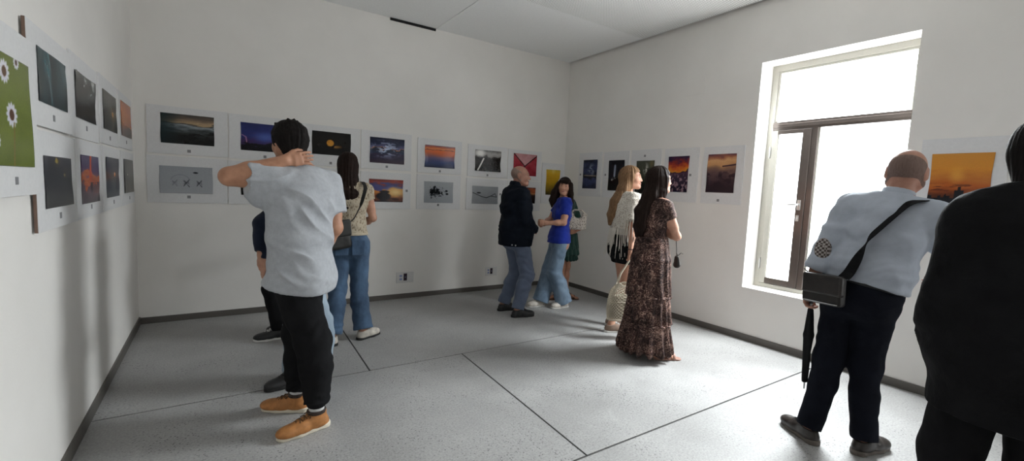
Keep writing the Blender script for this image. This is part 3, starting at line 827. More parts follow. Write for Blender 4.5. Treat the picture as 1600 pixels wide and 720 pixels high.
class Solid:
    def __init__(s): s.ops = []
    # tapered limb with elliptical section; ra, rb = r or (ru, rv); u = direction of the first radius
    def seg(s, A, B, ra, rb=None, u=(1, 0, 0), k=0.02, cap=None, flat=(0, 0), mode='u', sup=2.0):
        A = np.asarray(A, float); B = np.asarray(B, float)
        rb = ra if rb is None else rb
        ra = (ra, ra) if np.isscalar(ra) else ra; rb = (rb, rb) if np.isscalar(rb) else rb
        d = B - A; L = np.linalg.norm(d)
        a = d / L if L > 1e-6 else np.array([0, 0, 1.0])
        u = up_perp(a, u); v = np.cross(a, u)
        ca = min(ra) if cap is None else cap; cb = min(rb) if cap is None else cap
        def f(X, Y, Z):
            qx, qy, qz = X - A[0], Y - A[1], Z - A[2]
            h = qx * a[0] + qy * a[1] + qz * a[2]
            t = np.clip(h / max(L, 1e-6), 0, 1)
            ex = h - t * L
            du = qx * u[0] + qy * u[1] + qz * u[2]; dv = qx * v[0] + qy * v[1] + qz * v[2]
            ru = ra[0] + (rb[0] - ra[0]) * t; rv = ra[1] + (rb[1] - ra[1]) * t; rc = ca + (cb - ca) * t
            if sup != 2.0:
                k0 = (np.abs(du / ru) ** sup + np.abs(dv / rv) ** sup + np.abs(ex / rc) ** sup) ** (1 / sup)
                r = (k0 - 1) * np.minimum(ru, rv)
            else:
                k0 = np.sqrt((du / ru) ** 2 + (dv / rv) ** 2 + (ex / rc) ** 2) + 1e-5
                k1 = np.sqrt((du / ru ** 2) ** 2 + (dv / rv ** 2) ** 2 + (ex / rc ** 2) ** 2) + 1e-5
                r = k0 * (k0 - 1) / k1
            if flat[0]: r = np.maximum(r, -h)
            if flat[1]: r = np.maximum(r, h - L)
            return r
        m = max(max(ra), max(rb), ca, cb)
        lo = np.minimum(A, B) - m; hi = np.maximum(A, B) + m
        s.ops.append((mode, f, lo, hi, k)); return s
    def chain(s, pts, radii, u=(1, 0, 0), k=0.02, **kw):
        for i in range(len(pts) - 1): s.seg(pts[i], pts[i + 1], radii[i], radii[i + 1], u, k, **kw)
        return s
    def ell(s, C, r, fr=None, k=0.02, mode='u'):
        C = np.asarray(C, float)
        fr = np.eye(3) if fr is None else np.asarray(fr, float)
        def f(X, Y, Z):
            q = (X - C[0], Y - C[1], Z - C[2])
            c = [sum(q[j] * fr[i][j] for j in range(3)) for i in range(3)]
            k0 = np.sqrt(sum((c[i] / r[i]) ** 2 for i in range(3))) + 1e-5
            k1 = np.sqrt(sum((c[i] / r[i] ** 2) ** 2 for i in range(3))) + 1e-5
            return k0 * (k0 - 1) / k1
        m = max(r); s.ops.append((mode, f, C - m, C + m, k)); return s
    def box(s, C, h, fr=None, rad=0.01, k=0.01, mode='u'):
        C = np.asarray(C, float); fr = np.eye(3) if fr is None else np.asarray(fr, float)
        def f(X, Y, Z):
            q = (X - C[0], Y - C[1], Z - C[2])
            c = [np.abs(sum(q[j] * fr[i][j] for j in range(3))) - (h[i] - rad) for i in range(3)]
            o = np.sqrt(sum(np.maximum(x, 0) ** 2 for x in c))
            return o + np.minimum(np.maximum(np.maximum(c[0], c[1]), c[2]), 0) - rad
        m = np.linalg.norm(h); s.ops.append((mode, f, C - m, C + m, k)); return s
    def cut(s, pt, n, k=0.0):
        """keep the side of the plane away from n"""
        pt = np.asarray(pt, float); n = nrm(n)
        s.ops.append(('cut', lambda X, Y, Z: (X - pt[0]) * n[0] + (Y - pt[1]) * n[1] + (Z - pt[2]) * n[2], None, None, k)); return s
    def merge(s, other): s.ops += other.ops; return s
    @staticmethod
    def _comb(F, d, mode, k):
        if mode == 'u':
            if k > 0:
                h = np.maximum(k - np.abs(F - d), 0) / k
                return np.minimum(F, d) - h * h * k * 0.25
            return np.minimum(F, d)
        if mode == 's': d = -d
        if k > 0:
            h = np.maximum(k - np.abs(F - d), 0) / k
            return np.maximum(F, d) + h * h * k * 0.25
        return np.maximum(F, d)
    def at(s, P):
        P = np.atleast_2d(np.asarray(P, float)); F = np.full(len(P), 9.0)
        for mode, f, lo, hi, k in s.ops: F = s._comb(F, f(P[:, 0], P[:, 1], P[:, 2]), mode, k)
        return F
    def grad(s, P, e=0.006):
        P = np.atleast_2d(np.asarray(P, float)); G = np.zeros_like(P)
        for i in range(3):
            d = np.zeros(3); d[i] = e; G[:, i] = s.at(P + d) - s.at(P - d)
        return G / (np.linalg.norm(G, axis=1)[:, None] + 1e-9)
    def snap(s, P, off=0.0, it=6):
        P = np.array(np.atleast_2d(P), float)
        for _ in range(it): P -= s.grad(P) * (s.at(P) - off)[:, None] * 0.8
        return P
    def mesh(s, res):
        us = [o for o in s.ops if o[0] == 'u']
        lo = np.min([o[2] for o in us], 0) - 3 * res; hi = np.max([o[3] for o in us], 0) + 3 * res
        n = np.ceil((hi - lo) / res).astype(int) + 1
        ax = [(lo[i] + res * np.arange(n[i])).astype(np.float32) for i in range(3)]
        F = np.full(tuple(n), 0.3, dtype=np.float32)
        for mode, f, l, h, k in s.ops:
            if l is None: sl = (slice(None),) * 3
            else:
                pad = k + 3 * res
                i0 = np.clip(np.floor((l - pad - lo) / res).astype(int), 0, n); i1 = np.clip(np.ceil((h + pad - lo) / res).astype(int) + 1, 0, n)
                if np.any(i1 <= i0): continue
                sl = tuple(slice(a, b) for a, b in zip(i0, i1))
            X = ax[0][sl[0]][:, None, None]; Y = ax[1][sl[1]][None, :, None]; Z = ax[2][sl[2]][None, None, :]
            F[sl] = s._comb(F[sl], f(X, Y, Z), mode, k)
        return surface_nets(F, lo, res)

def surface_nets(F, lo, res):
    S = F < 0
    nx, ny, nz = F.shape
    cnt = np.zeros((nx - 1, ny - 1, nz - 1), np.int8)
    for a in (0, 1):
        for b in (0, 1):
            for c in (0, 1): cnt += S[a:nx - 1 + a, b:ny - 1 + b, c:nz - 1 + c]
    act = (cnt > 0) & (cnt < 8)
    I, J, K = np.nonzero(act)
    idx = np.full(act.shape, -1, np.int64); idx[I, J, K] = np.arange(len(I))
    cs = [(a, b, c) for a in (0, 1) for b in (0, 1) for c in (0, 1)]
    vals = {c: F[I + c[0], J + c[1], K + c[2]].astype(np.float64) for c in cs}
    pos = np.zeros((len(I), 3)); w = np.zeros(len(I))
    for c in cs:
        for ax in range(3):
            if c[ax]: continue
            d = list(c); d[ax] = 1; d = tuple(d)
            va, vb = vals[c], vals[d]
            m = (va < 0) != (vb < 0)
            t = np.where(m, va / np.where(va == vb, 1, va - vb), 0)
            p = np.array(c, float)[None, :].repeat(len(I), 0); p[:, ax] = t
            pos += np.where(m[:, None], p, 0); w += m
    pos /= np.maximum(w, 1)[:, None]
    V = (np.stack([I, J, K], 1) + pos) * res + lo
    faces = []
    for ax in range(3):
        sl0 = [slice(1, -1)] * 3; sl1 = [slice(1, -1)] * 3
        sl0[ax] = slice(0, -1); sl1[ax] = slice(1, None)
        a_, b_ = S[tuple(sl0)], S[tuple(sl1)]
        e = np.nonzero(a_ != b_)
        ins = a_[e]
        p = [e[i] + (0 if i == ax else 1) for i in range(3)]
        o1, o2 = (ax + 1) % 3, (ax + 2) % 3
        def cell(d1, d2):
            q = [x.copy() for x in p]; q[o1] = q[o1] - d1; q[o2] = q[o2] - d2
            return idx[q[0], q[1], q[2]]
        quad = np.stack([cell(1, 1), cell(0, 1), cell(0, 0), cell(1, 0)], 1)
        quad[~ins] = quad[~ins][:, ::-1]
        faces.append(quad)
    Q = np.concatenate(faces)
    Q = Q[(Q >= 0).all(1)]
    return V, Q

def vert_normals(V, Q):
    n = np.cross(V[Q[:, 2]] - V[Q[:, 0]], V[Q[:, 3]] - V[Q[:, 1]])
    N_ = np.zeros_like(V)
    for k in range(4):
        for c in range(3): N_[:, c] += np.bincount(Q[:, k], n[:, c], len(V))
    return N_ / (np.linalg.norm(N_, axis=1)[:, None] + 1e-12)

def relax(V, Q, it=1, lam=0.5):
    E = np.concatenate([Q[:, [0, 1]], Q[:, [1, 2]], Q[:, [2, 3]], Q[:, [3, 0]]])
    deg = np.bincount(E[:, 0], minlength=len(V)) + np.bincount(E[:, 1], minlength=len(V))
    for _ in range(it):
        A = np.zeros_like(V)
        for c in range(3): A[:, c] = np.bincount(E[:, 0], V[E[:, 1], c], len(V)) + np.bincount(E[:, 1], V[E[:, 0], c], len(V))
        V = V + lam * (A / np.maximum(deg, 1)[:, None] - V)
    return V

def wrinkle(direction, freq, amp, seed=0, warp=0.6, gate=None, sharp=1.0):
    """folds running across `direction`"""
    d = nrm(direction)
    def f(P, n):
        ph = P @ d * freq + warp * 3.0 * fbm(P * np.array([3.2, 3.2, 3.2]) + seed, 3)
        a = np.clip(0.5 + 0.9 * fbm(P * 4.0 + seed + 9.1, 2), 0, 1)
        s_ = np.sin(ph * 2 * math.pi)
        s_ = np.sign(s_) * np.abs(s_) ** sharp
        r = amp * s_ * a
        return r if gate is None else r * gate(P)
    return f
def lumps(freq, amp, seed=0): return lambda P, n: amp * 2 * fbm(P * freq + seed, 3)
def both(*fs): return lambda P, n: sum(f(P, n) for f in fs)

def fan(apex, r_dir, n, amp, r0, r1, seed=0, power=2.0):
    """drape folds that radiate from a point the cloth hangs from"""
    A = np.asarray(apex, float); d = nrm(r_dir)
    def f(P, nn):
        q = P - A; x = q @ d; z = q[:, 2]; r = np.sqrt(x * x + z * z) + 1e-6
        th = np.arctan2(x, -z)
        w = np.sin(th * n + 1.2 * fbm(P * 3.0 + seed, 2) + 2.2 * fbm(P * 1.3 + seed + 5, 2))
        w = np.sign(w) * np.abs(w) ** (1 / power) if power < 1 else 1 - 2 * np.abs((1 - w) / 2) ** (1 / power)
        return amp * w * ss(0.02, r0, r) * ss(r1, r1 * .45, r)
    return f

def crease(direction, freq, amp, seed=0, gate=None, warp=.5):
    """narrow raised creases separated by flat cloth"""
    d = nrm(direction)
    def f(P, n):
        ph = P @ d * freq + warp * fbm(P * 3.0 + seed, 2) * 2
        s_ = np.abs(np.mod(ph, 1.0) - .5) * 2
        a = ss(-.1, .35, fbm(P * 5.0 + seed * 1.7, 2))
        r = amp * ((1 - s_) ** 2 * 2 - .6) * a
        return r if gate is None else r * gate(P)
    return f

# ------------------------------------------------------------------ people
class Person:
    def __init__(s, base, face, label, H=1.75, group=None):
        s.base = V3(base[0], base[1], 0.0); s.ang = math.radians(face); s.H = H
        s.root = tag(empty('person', tuple(s.base)), label, 'person', group)
        s.P = {}
    def dirs(s, ang):
        a = math.radians(ang); f = V3(math.cos(a), math.sin(a), 0); return V3(math.sin(a), -math.cos(a), 0), f
    def add(s, name, solid, mat, res=0.007, disp=None, parent=None, rx=1, verts=None):
        V, Q = solid.mesh(res) if verts is None else verts
        if rx: V = relax(V, Q, rx)
        if disp is not None: V = V + vert_normals(V, Q) * disp(V, None)[:, None]
        return link(name, quick_mesh(name, V - s.base, Q, True), mat, parent if parent is not None else s.root)
    def addmb(s, name, mb, mat, parent=None, smooth=True):
        mb.V = [tuple(np.array(v) - s.base) for v in mb.V]
        return mb.build(name, mat, parent if parent is not None else s.root, smooth)

def head_ops(S, C, hr, hf, hu, sc=1.0, fem=False, nose=1.0):
    fr = (hr, hf, hu)
    def p(x, y, z): return C + sc * (hr * x + hf * y + hu * z)
    def q(*r): return tuple(sc * x for x in r)
    if fem: nose = nose * .8
    S.ell(p(0, -.014, .032), q(.077, .098, .086), fr, .02 * sc)
    S.ell(p(0, .02, .0), q(.068, .072, .085), fr, .03 * sc)
    jw = .048 if fem else .056
    S.seg(p(0, .025, -.02), p(0, .052, -.083), q(.066, .066)[0:2], q(jw * .62, .036), hr, .03 * sc)
    S.seg(p(-jw, .005, -.055), p(-.018, .07, -.092), q(.022)[0], q(.018)[0], hr, .03 * sc)
    S.seg(p(jw, .005, -.055), p(.018, .07, -.092), q(.022)[0], q(.018)[0], hr, .03 * sc)
    S.ell(p(0, .078, -.093), q(.022, .017, .018), fr, .02 * sc)              # chin
    for x in (-1, 1):
        S.ell(p(x * .040, .056, -.022), q(.026, .028, .026), fr, .025 * sc)  # cheeks
        S.seg(p(x * .012, .087, .030), p(x * .048, .068, .030), q(.009 if fem else .013)[0], q(.009 if fem else .012)[0], hu, .014 * sc)   # brow
        S.ell(p(x * .032, .098, .010), q(.020, .018, .013), fr, .012 * sc, 's')                           # socket
        S.ell(p(x * .032, .073, .009), q(.0145, .0145, .0125), fr, .006 * sc)                             # eyeball and lids
        ef = (nrm(hr * .9 - hf * .35 * x), nrm(hf * .9 + hr * .35 * x), hu)
        S.ell(p(x * .080, -.012, -.002), q(.011, .021, .033), ef, .010 * sc)
        S.ell(p(x * .091, -.008, .002), q(.007, .011, .019), ef, .006 * sc, 's')
    n = nose * sc
    S.seg(p(0, .086, .020), p(0, .086, -.028) + hf * .024 * n, .0085 * sc, .0125 * sc, hr, .014 * sc)
    for x in (-1, 1): S.ell(p(x * .012, .093, -.031), q(.009, .012, .008), fr, .010 * sc)
    S.ell(p(0, .094, -.056), q(.023, .010, .0065), fr, .008 * sc)
    S.ell(p(0, .092, -.066), q(.020, .010, .0065), fr, .008 * sc)
    S.seg(p(-.022, .100, -.061), p(.022, .100, -.061), .0025 * sc, None, hu, .004 * sc, mode='s')

def cropped(P, mat, top, front=.022, off=.0022):
    """short cropped hair: a thin shell that follows the skull below the bald crown"""
    J = P.J; C, r, f, u, s = J['hed'], J['hr'], J['hf'], J['hu'], J['hs']
    H = Solid(); head_ops(H, C, r, f, u, s, J['fem'] if 'fem' in J else False)
    def field(X, Y, Z):
        F = np.float32(9.0)
        for mode, fn, lo, hi, k in H.ops: F = H._comb(F, fn(X, Y, Z), mode, k)
        return F - off
    S = Solid(); S.ops.append(('u', field, C - .16, C + .16, 0))
    for x in (-1, 1): S.ell(C + s * (r * x * .086 - f * .010), (.022 * s, .026 * s, .040 * s), (r, f, u), .006, 's')
    S.cut(C + u * top * s, u + f * .55, .015); S.cut(C + f * front * s, f, .012); S.cut(C - u * .072 * s, -u - f * .2, .01)
    return P.add('cropped_hair', S, mat, .0045, None, None, 1)

def head_frame(yaw_deg, pitch=0, roll=0):
    a, b, c = map(math.radians, (yaw_deg, pitch, roll))
    f = V3(math.cos(a) * math.cos(b), math.sin(a) * math.cos(b), math.sin(b))
    r = V3(math.sin(a), -math.cos(a), 0); u = np.cross(r, f)
    return r * math.cos(c) - u * math.sin(c), f, u * math.cos(c) + r * math.sin(c)

def hand_ops(S, W, d, n, thumb, curl=(25, 30, 20), sc=1.0, spread=0.12):
    """W wrist, d towards the fingers, n out of the palm, thumb = side of the thumb (unit-ish)"""
    d = nrm(d); n = nrm(n - d * (n @ d)); t = nrm(thumb - d * (thumb @ d) - n * (thumb @ n))
    S.seg(W - d * .01, W + d * .05 * sc, (.027 * sc, .017 * sc), (.038 * sc, .015 * sc), t, .015)
    S.seg(W + d * .05 * sc, W + d * .085 * sc, (.038 * sc, .015 * sc), (.040 * sc, .012 * sc), t, .012, cap=.010)
    for off, ln, r in ((.030, .070, .0088), (.010, .078, .0090), (-.010, .073, .0086), (-.029, .057, .0078)):
        p = W + (d * .086 + t * off) * sc; a = 0.0
        dd = nrm(d + t * off * spread * 25 * .35)
        for fr_, cu, rr in ((.45, curl[0], r), (.31, curl[1], r * .94), (.24, curl[2], r * .86)):
            a += math.radians(cu)
            nx = p + (dd * math.cos(a) + n * math.sin(a)) * ln * fr_ * sc
            S.seg(p, nx, rr * sc, rr * .93 * sc, t, .004); p = nx
    p0 = W + (d * .022 + t * .024) * sc; p1 = p0 + (d * .034 + t * .022 + n * .012) * sc
    p2 = p1 + (d * .030 + t * .006 + n * .010) * sc; p3 = p2 + (d * .022 - t * .002 + n * .008) * sc
    S.seg(p0, p1, .0145 * sc, .0115 * sc, t, .012); S.seg(p1, p2, .0108 * sc, .010 * sc, t, .004); S.seg(p2, p3, .010 * sc, .0085 * sc, t, .004)

def shoe(P, an, ang, mats, style='sneaker', L=.285, lift=0.0, pitch=0.0, name='shoe'):
    """an: ankle point (x, y, z ignored); builds shoe > sole, laces"""
    r, f = P.dirs(ang); A = V3(an[0], an[1], lift); u = V3(0, 0, 1)
    k = L / .285
    def p(x, y, z): return A + r * x * k + f * y * k + u * (z if z > 0.002 else z)
    up = Solid()
    hi = .115 if style in ('boot',) else (.085 if style != 'low' else .078)
    up.seg(p(0, -.005, hi), p(0, 0, .055), (.043, .052), (.042, .056), r, .02, flat=(1, 0))
    up.seg(p(0, -.035, .038), p(0, .01, .04), (.034, .036), (.038, .038), r, .02)
    up.seg(p(0, .0, .062), p(0, .085, .048), (.038, .034), (.043, .034), r, .03)
    up.seg(p(0, .02, .070), p(0, .135, .040), (.024, .026), (.030, .026), r, .03)
    up.seg(p(0, -.03, .03), p(0, .12, .03), (.037, .03), (.044, .03), r, .02)
    up.seg(p(0, .08, .036), p(.002, .160, .030), (.046, .032), (.042, .026), r, .03)
    up.ell(p(.001, .158, .034), (.046 * k, .056 * k, .031), (r, f, u), .02)
    up.seg(p(0, -.004, hi + .03), p(0, -.004, hi - .03), (.032, .038), None, r, .006, mode='s')
    up.cut(p(0, 0, .018), (0, 0, -1))
    o = P.add(name, up, mats[0], .005)
    so = Solid(); zc = lift + .012
    def pz(x, y): return np.array([*(A + r * x * k + f * y * k)[:2], zc])
    so.seg(pz(0, -.038), pz(0, .03), (.041, .3), (.040, .3), r, .015, cap=.041)
    so.seg(pz(0, .03), pz(.002, .10), (.040, .3), (.049, .3), r, .015, cap=.04)
    so.seg(pz(.002, .10), pz(.003, .165), (.049, .3), (.042, .3), r, .015, cap=.046)
    so.cut((0, 0, lift + .001), (0, 0, -1)); so.cut((0, 0, lift + (.030 if style != 'low' else .022)), (0, 0, 1))
    P.add('sole', so, mats[1], .005, None, o, 1)
    if len(mats) > 2 and mats[2] is not None:
        mb = MB()
        for i in range(4):
            y = .040 + i * .021; z0 = .115 - i * .011
            for sg in (1, -1):
                mb.tube([p(-.026 * sg, y, z0 - .012), p(0, y + .008, z0 + .002), p(.026 * sg, y + .016, z0 - .016)], .0032, 5)
        for sg in (1, -1):
            mb.tube([p(0, .03, .098), p(.022 * sg, .035, .112), p(.036 * sg, .05, .094), p(.012 * sg, .04, .097)], .003, 5)
        P.addmb('laces', mb, mats[2], o)
    return o

def torso_nodes(J, g):
    """centres, radii (half width, half depth) and right-directions from pelvis to neck base"""
    return [(J['pel'] + V3(0, 0, -.08), (g['hip'] * .86, g['hipd'] * .95), J['rh']), (J['pel'], (g['hip'], g['hipd']), J['rh']),
            (J['wai'], (g['wai'], g['waid']), nrm(J['rh'] + J['rc'])), (J['che'], (g['che'], g['ched']), J['rc']),
            (J['upc'], (g['che'] * .93, g['ched'] * .84), J['rc']), (J['nek'] - (J['nek'] - J['upc']) * .15, (g['nekw'], g['nekw'] * .8), J['rc'])]

MALE = dict(hip=.168, hipd=.118, wai=.152, waid=.110, che=.172, ched=.122, nekw=.085, shr=.056, ua=.047, el=.038, wr=.027, th=.084, kn=.056, cf=.052, an=.036, nk=.057, fem=False)
FEM = dict(hip=.168, hipd=.115, wai=.122, waid=.092, che=.142, ched=.100, nekw=.066, shr=.045, ua=.039, el=.031, wr=.022, th=.080, kn=.050, cf=.047, an=.031, nk=.047, fem=True)

def torso(S, J, g, infl=0.0, lo=0, hi=6, k=.05, dscale=1.0):
    nd = torso_nodes(J, g)[lo:hi]
    for (a, ra, u1), (b, rb, u2) in zip(nd[:-1], nd[1:]):
        S.seg(a, b, (ra[0] + infl, ra[1] * dscale + infl), (rb[0] + infl, rb[1] * dscale + infl), nrm(u1 + u2), k, cap=.04 + infl)

def shoulders(S, J, g, infl=0.0, k=.05):
    for sd in 'LR':
        S.seg(J['nek'] + (J['sh' + sd] - J['nek']) * .25 + V3(0, 0, -.012), J['sh' + sd], g['nekw'] * .55 + infl, g['shr'] + infl * .8, (0, 0, 1), k)
        S.seg(J['upc'], J['sh' + sd] + (J['upc'] - J['sh' + sd]) * .2, (g['ched'] * .8 + infl, .075 + infl), (g['shr'] * 1.1 + infl, g['shr'] * 1.15 + infl), J['fc'], k)

def arm(S, J, g, sd, infl=0.0, t=2.0, k=.03, fl=0, taper=1.0):
    a, b, c = J['sh' + sd], J['el' + sd], J['wr' + sd]
    if t <= 1.0:
        S.seg(a, a + (b - a) * t, g['shr'] * .98 + infl, (g['ua'] + (g['el'] - g['ua']) * t * .8 + infl) * taper, (0, 0, 1), k, flat=(0, fl))
        return
    S.seg(a, b, g['shr'] * .98 + infl, g['el'] * 1.06 + infl, (0, 0, 1), k)
    S.seg(a + (b - a) * .25, a + (b - a) * .7, g['ua'] + infl, g['ua'] * .95 + infl, (0, 0, 1), k)
    tt = min(t - 1.0, 1.0)
    S.seg(b, b + (c - b) * min(.35, tt), g['el'] * 1.06 + infl, g['el'] * 1.04 + infl, (0, 0, 1), k)
    if tt > .35:
        S.seg(b + (c - b) * .35, b + (c - b) * tt, g['el'] * 1.04 + infl, g['el'] * 1.04 + (g['wr'] - g['el'] * 1.04) * (tt - .35) / .65 + infl, (0, 0, 1), k, flat=(0, fl))

def leg(S, J, g, sd, infl=0.0, k=.04, rad=None, end=1.0, fl=0):
    h, n, a = J['hp' + sd], J['kn' + sd], J['an' + sd]
    if rad is None: rad = (g['th'], g['kn'], g['cf'], g['an'])
    rh, rk, rc, ra = [r + infl for r in rad]
    h1 = h + (n - h) * .12
    S.seg(h1, n, rh, rk, (1, 0, 0), k)
    c = n + (a - n) * .35 - J['ft' + sd] * .012
    S.seg(n, c, rk, rc, (1, 0, 0), k)
    e = a + (a - n) * (end - 1)
    S.seg(c, e, rc, ra, (1, 0, 0), k, flat=(0, fl))

def ik(A, C, l1, l2, pole):
    A, C = np.asarray(A, float), np.asarray(C, float)
    d = C - A; L = np.linalg.norm(d); L2 = min(L, (l1 + l2) * .9995); a = d / L
    x = (l1 * l1 - l2 * l2 + L2 * L2) / (2 * L2); h = math.sqrt(max(l1 * l1 - x * x, 0))
    if L > L2: return A + a * (L * l1 / (l1 + l2))
    p = nrm(np.asarray(pole, float) - a * (np.asarray(pole, float) @ a))
    return A + a * x + p * h

def pose(P, hipang, chang, pel, wai=None, che=None, nek=None, head=None, headang=(0, 0, 0), anL=None, anR=None, toeL=0, toeR=0, hs=None, shw=.19, g=MALE, knL=None, knR=None, **arms):
    H = P.H; k = H / 1.75
    J = {}
    J['rh'], J['fh'] = P.dirs(hipang); J['rc'], J['fc'] = P.dirs(chang)
    J['pel'] = np.asarray(pel, float)
    J['nek'] = np.asarray(nek, float)
    J['wai'] = J['pel'] + (J['nek'] - J['pel']) * .30 if wai is None else np.asarray(wai, float)
    J['che'] = J['pel'] + (J['nek'] - J['pel']) * .66 if che is None else np.asarray(che, float)
    J['upc'] = J['che'] + (J['nek'] - J['che']) * .52
    J['hed'] = np.asarray(head, float)
    J['hr'], J['hf'], J['hu'] = head_frame(*headang)
    J['hs'] = (hs or 1.0) * k
    sw = shw * k
    dn = (J['nek'] - J['che']); dn = nrm(dn)
    for sd, x in (('L', -1), ('R', 1)):
        J['hp' + sd] = J['pel'] + J['rh'] * x * .088 * k - V3(0, 0, .02)
        J['sh' + sd] = np.asarray(arms['sh' + sd], float) if 'sh' + sd in arms else J['nek'] + J['rc'] * x * sw - dn * .075 * k
        J['an' + sd] = np.asarray(anL if sd == 'L' else anR, float)
        ta = toeL if sd == 'L' else toeR
        J['ft' + sd] = P.dirs(ta)[1]; J['ta' + sd] = ta
        kn = knL if sd == 'L' else knR
        J['kn' + sd] = np.asarray(kn, float) if kn is not None else ik(J['hp' + sd], J['an' + sd], .425 * k, .415 * k, J['ft' + sd] * .7 + J['fh'])
        J['wr' + sd] = np.asarray(arms['wr' + sd], float)
        J['el' + sd] = np.asarray(arms['el' + sd], float) if 'el' + sd in arms else ik(J['sh' + sd], J['wr' + sd], .30 * k, .265 * k, arms.get('pole' + sd, -J['fc'] * .8 - V3(0, 0, .6) + J['rc'] * x * .5))
    P.J = J; P.g = g
    return J

def skin_body(P, mat, hands=None, res=.0065, bust=0.0, nose=1.0, feet=False, butt=1.0):
    J, g = P.J, P.g; S = Solid()
    torso(S, J, g); shoulders(S, J, g)
    if bust:
        for x in (-1, 1): S.ell(J['che'] + J['rc'] * x * .065 + J['fc'] * (g['ched'] * .78) + V3(0, 0, .015), (.058, .048 + bust, .055), (J['rc'], J['fc'], V3(0, 0, 1)), .04)
    for x in (-1, 1): S.ell(J['pel'] + J['rh'] * x * .075 - J['fh'] * .05 * butt - V3(0, 0, .05), (.085 * butt, .08 * butt, .085), (J['rh'], J['fh'], V3(0, 0, 1)), .05)
    for sd in 'LR':
        arm(S, J, g, sd); leg(S, J, g, sd)
        h = (hands or {}).get(sd, {})
        x = -1 if sd == 'L' else 1
        fo = nrm(J['wr' + sd] - J['el' + sd])
        hand_ops(S, J['wr' + sd], h.get('d', fo), np.asarray(h.get('n', -J['rc'] * x), float), np.asarray(h.get('t', J['fc']), float), h.get('curl', (25, 30, 20)), h.get('sc', .96 if not g['fem'] else .88))
        S.seg(J['an' + sd], np.array([*(J['an' + sd] + J['ft' + sd] * .11)[:2], .035]), .034, (.036, .020), P.dirs(J['ta' + sd])[0], .03)
        S.ell(np.array([*(J['an' + sd] - J['ft' + sd] * .02)[:2], .04]), (.030, .030, .032), None, .02)
        if feet:
            r_, f_ = P.dirs(J['ta' + sd]); ax_ = J['an' + sd]
            for q, (ox, ln, rr) in enumerate(((-.026, .045, .0115), (-.008, .042, .009), (.006, .038, .0085), (.019, .032, .008), (.030, .025, .0075))):
                ox = ox if sd == 'R' else -ox
                b0 = np.array([ax_[0], ax_[1], .026]) + f_ * .115 + r_ * ox
                S.seg(b0, b0 + f_ * ln + V3(0, 0, -.008), rr + .002, rr, r_, .006)
    hb = J['hed'] - J['hf'] * .022 * J['hs'] - J['hu'] * .055 * J['hs']
    S.seg(J['nek'] - (J['nek'] - J['upc']) * .2, hb, g['nk'] * 1.08, g['nk'], J['rc'], .03)
    head_ops(S, J['hed'], J['hr'], J['hf'], J['hu'], J['hs'], g['fem'], nose)
    P.skin = S
    return P.add('body', S, mat, res, None, None, 1)

M_EYE = plain('eye_white', (0.62, 0.60, 0.58), 0.2)
M_IRIS = plain('dark_iris', (0.03, 0.02, 0.015), 0.15)
M_LIPS = plain('rose_lips', (0.34, 0.13, 0.11), 0.45)
def face_bits(P, brow, lips=True):
    J = P.J; C, r, f, u, s = J['hed'], J['hr'], J['hf'], J['hu'], J['hs']
    def p(x, y, z): return C + s * (r * x + f * y + u * z)
    for x in (-1, 1):
        e = Solid(); e.ell(p(x * .032, .0805, .009), (.0105 * s, .008 * s, .0058 * s), (r, f, u), 0)
        eo = P.add('eye', e, M_EYE, .0022, None, None, 0)
        e = Solid(); e.ell(p(x * .031, .0858, .009), (.0072 * s, .0042 * s, .0056 * s), (r, f, u), 0)
        P.add('iris', e, M_IRIS, .0016, None, eo, 0)
        mb = MB(); mb.tube([p(x * .014, .099, .031), p(x * .03, .0965, .037), p(x * .05, .079, .033)], [.003 * s, .004 * s, .0022 * s], 6)
        P.addmb('eyebrow', mb, brow)
    if lips:
        e = Solid(); e.seg(p(-.014, .096, -.0575), p(.014, .096, -.0575), (.0050 * s, .0065 * s), None, u, .004); e.seg(p(-.010, .096, -.0655), p(.010, .096, -.0655), (.0052 * s, .0065 * s), None, u, .004)
        P.add('lips', e, M_LIPS, .0028, None, None, 0)

def strands(J, amp=.006, fa=26, fz=3.0, seed=0):
    """grooves that run down the hair"""
    C = J['hed']; r, f = J['hr'], J['hf']
    def fn(P_, n):
        q = P_ - C; a = np.arctan2(q @ f, q @ r)
        return amp * 1.6 * fbm(np.stack([np.cos(a) * fa * .35, np.sin(a) * fa * .35, P_[:, 2] * fz + seed], 1), 3)
    return fn

def hair_cap(S, J, infl=.012, face_y=.045, brow_z=.052, nape=-.06, side=.0):
    C, r, f, u, s = J['hed'], J['hr'], J['hf'], J['hu'], J['hs']
    def p(x, y, z): return C + s * (r * x + f * y + u * z)
    fr = (r, f, u)
    S.ell(p(0, -.016, .034), tuple(s * (a + infl) for a in (.078, .098, .088)), fr, .02)
    S.seg(p(0, -.045, .0), p(0, -.052, nape), (s * (.064 + infl), s * (.048 + infl)), (s * (.052 + infl), s * (.030 + infl)), r, .03)
    # clear the face
    S.box(p(0, face_y + .10, brow_z - .15), tuple(s * a for a in (.12, .10, .15)), fr, .03, .015, 's')

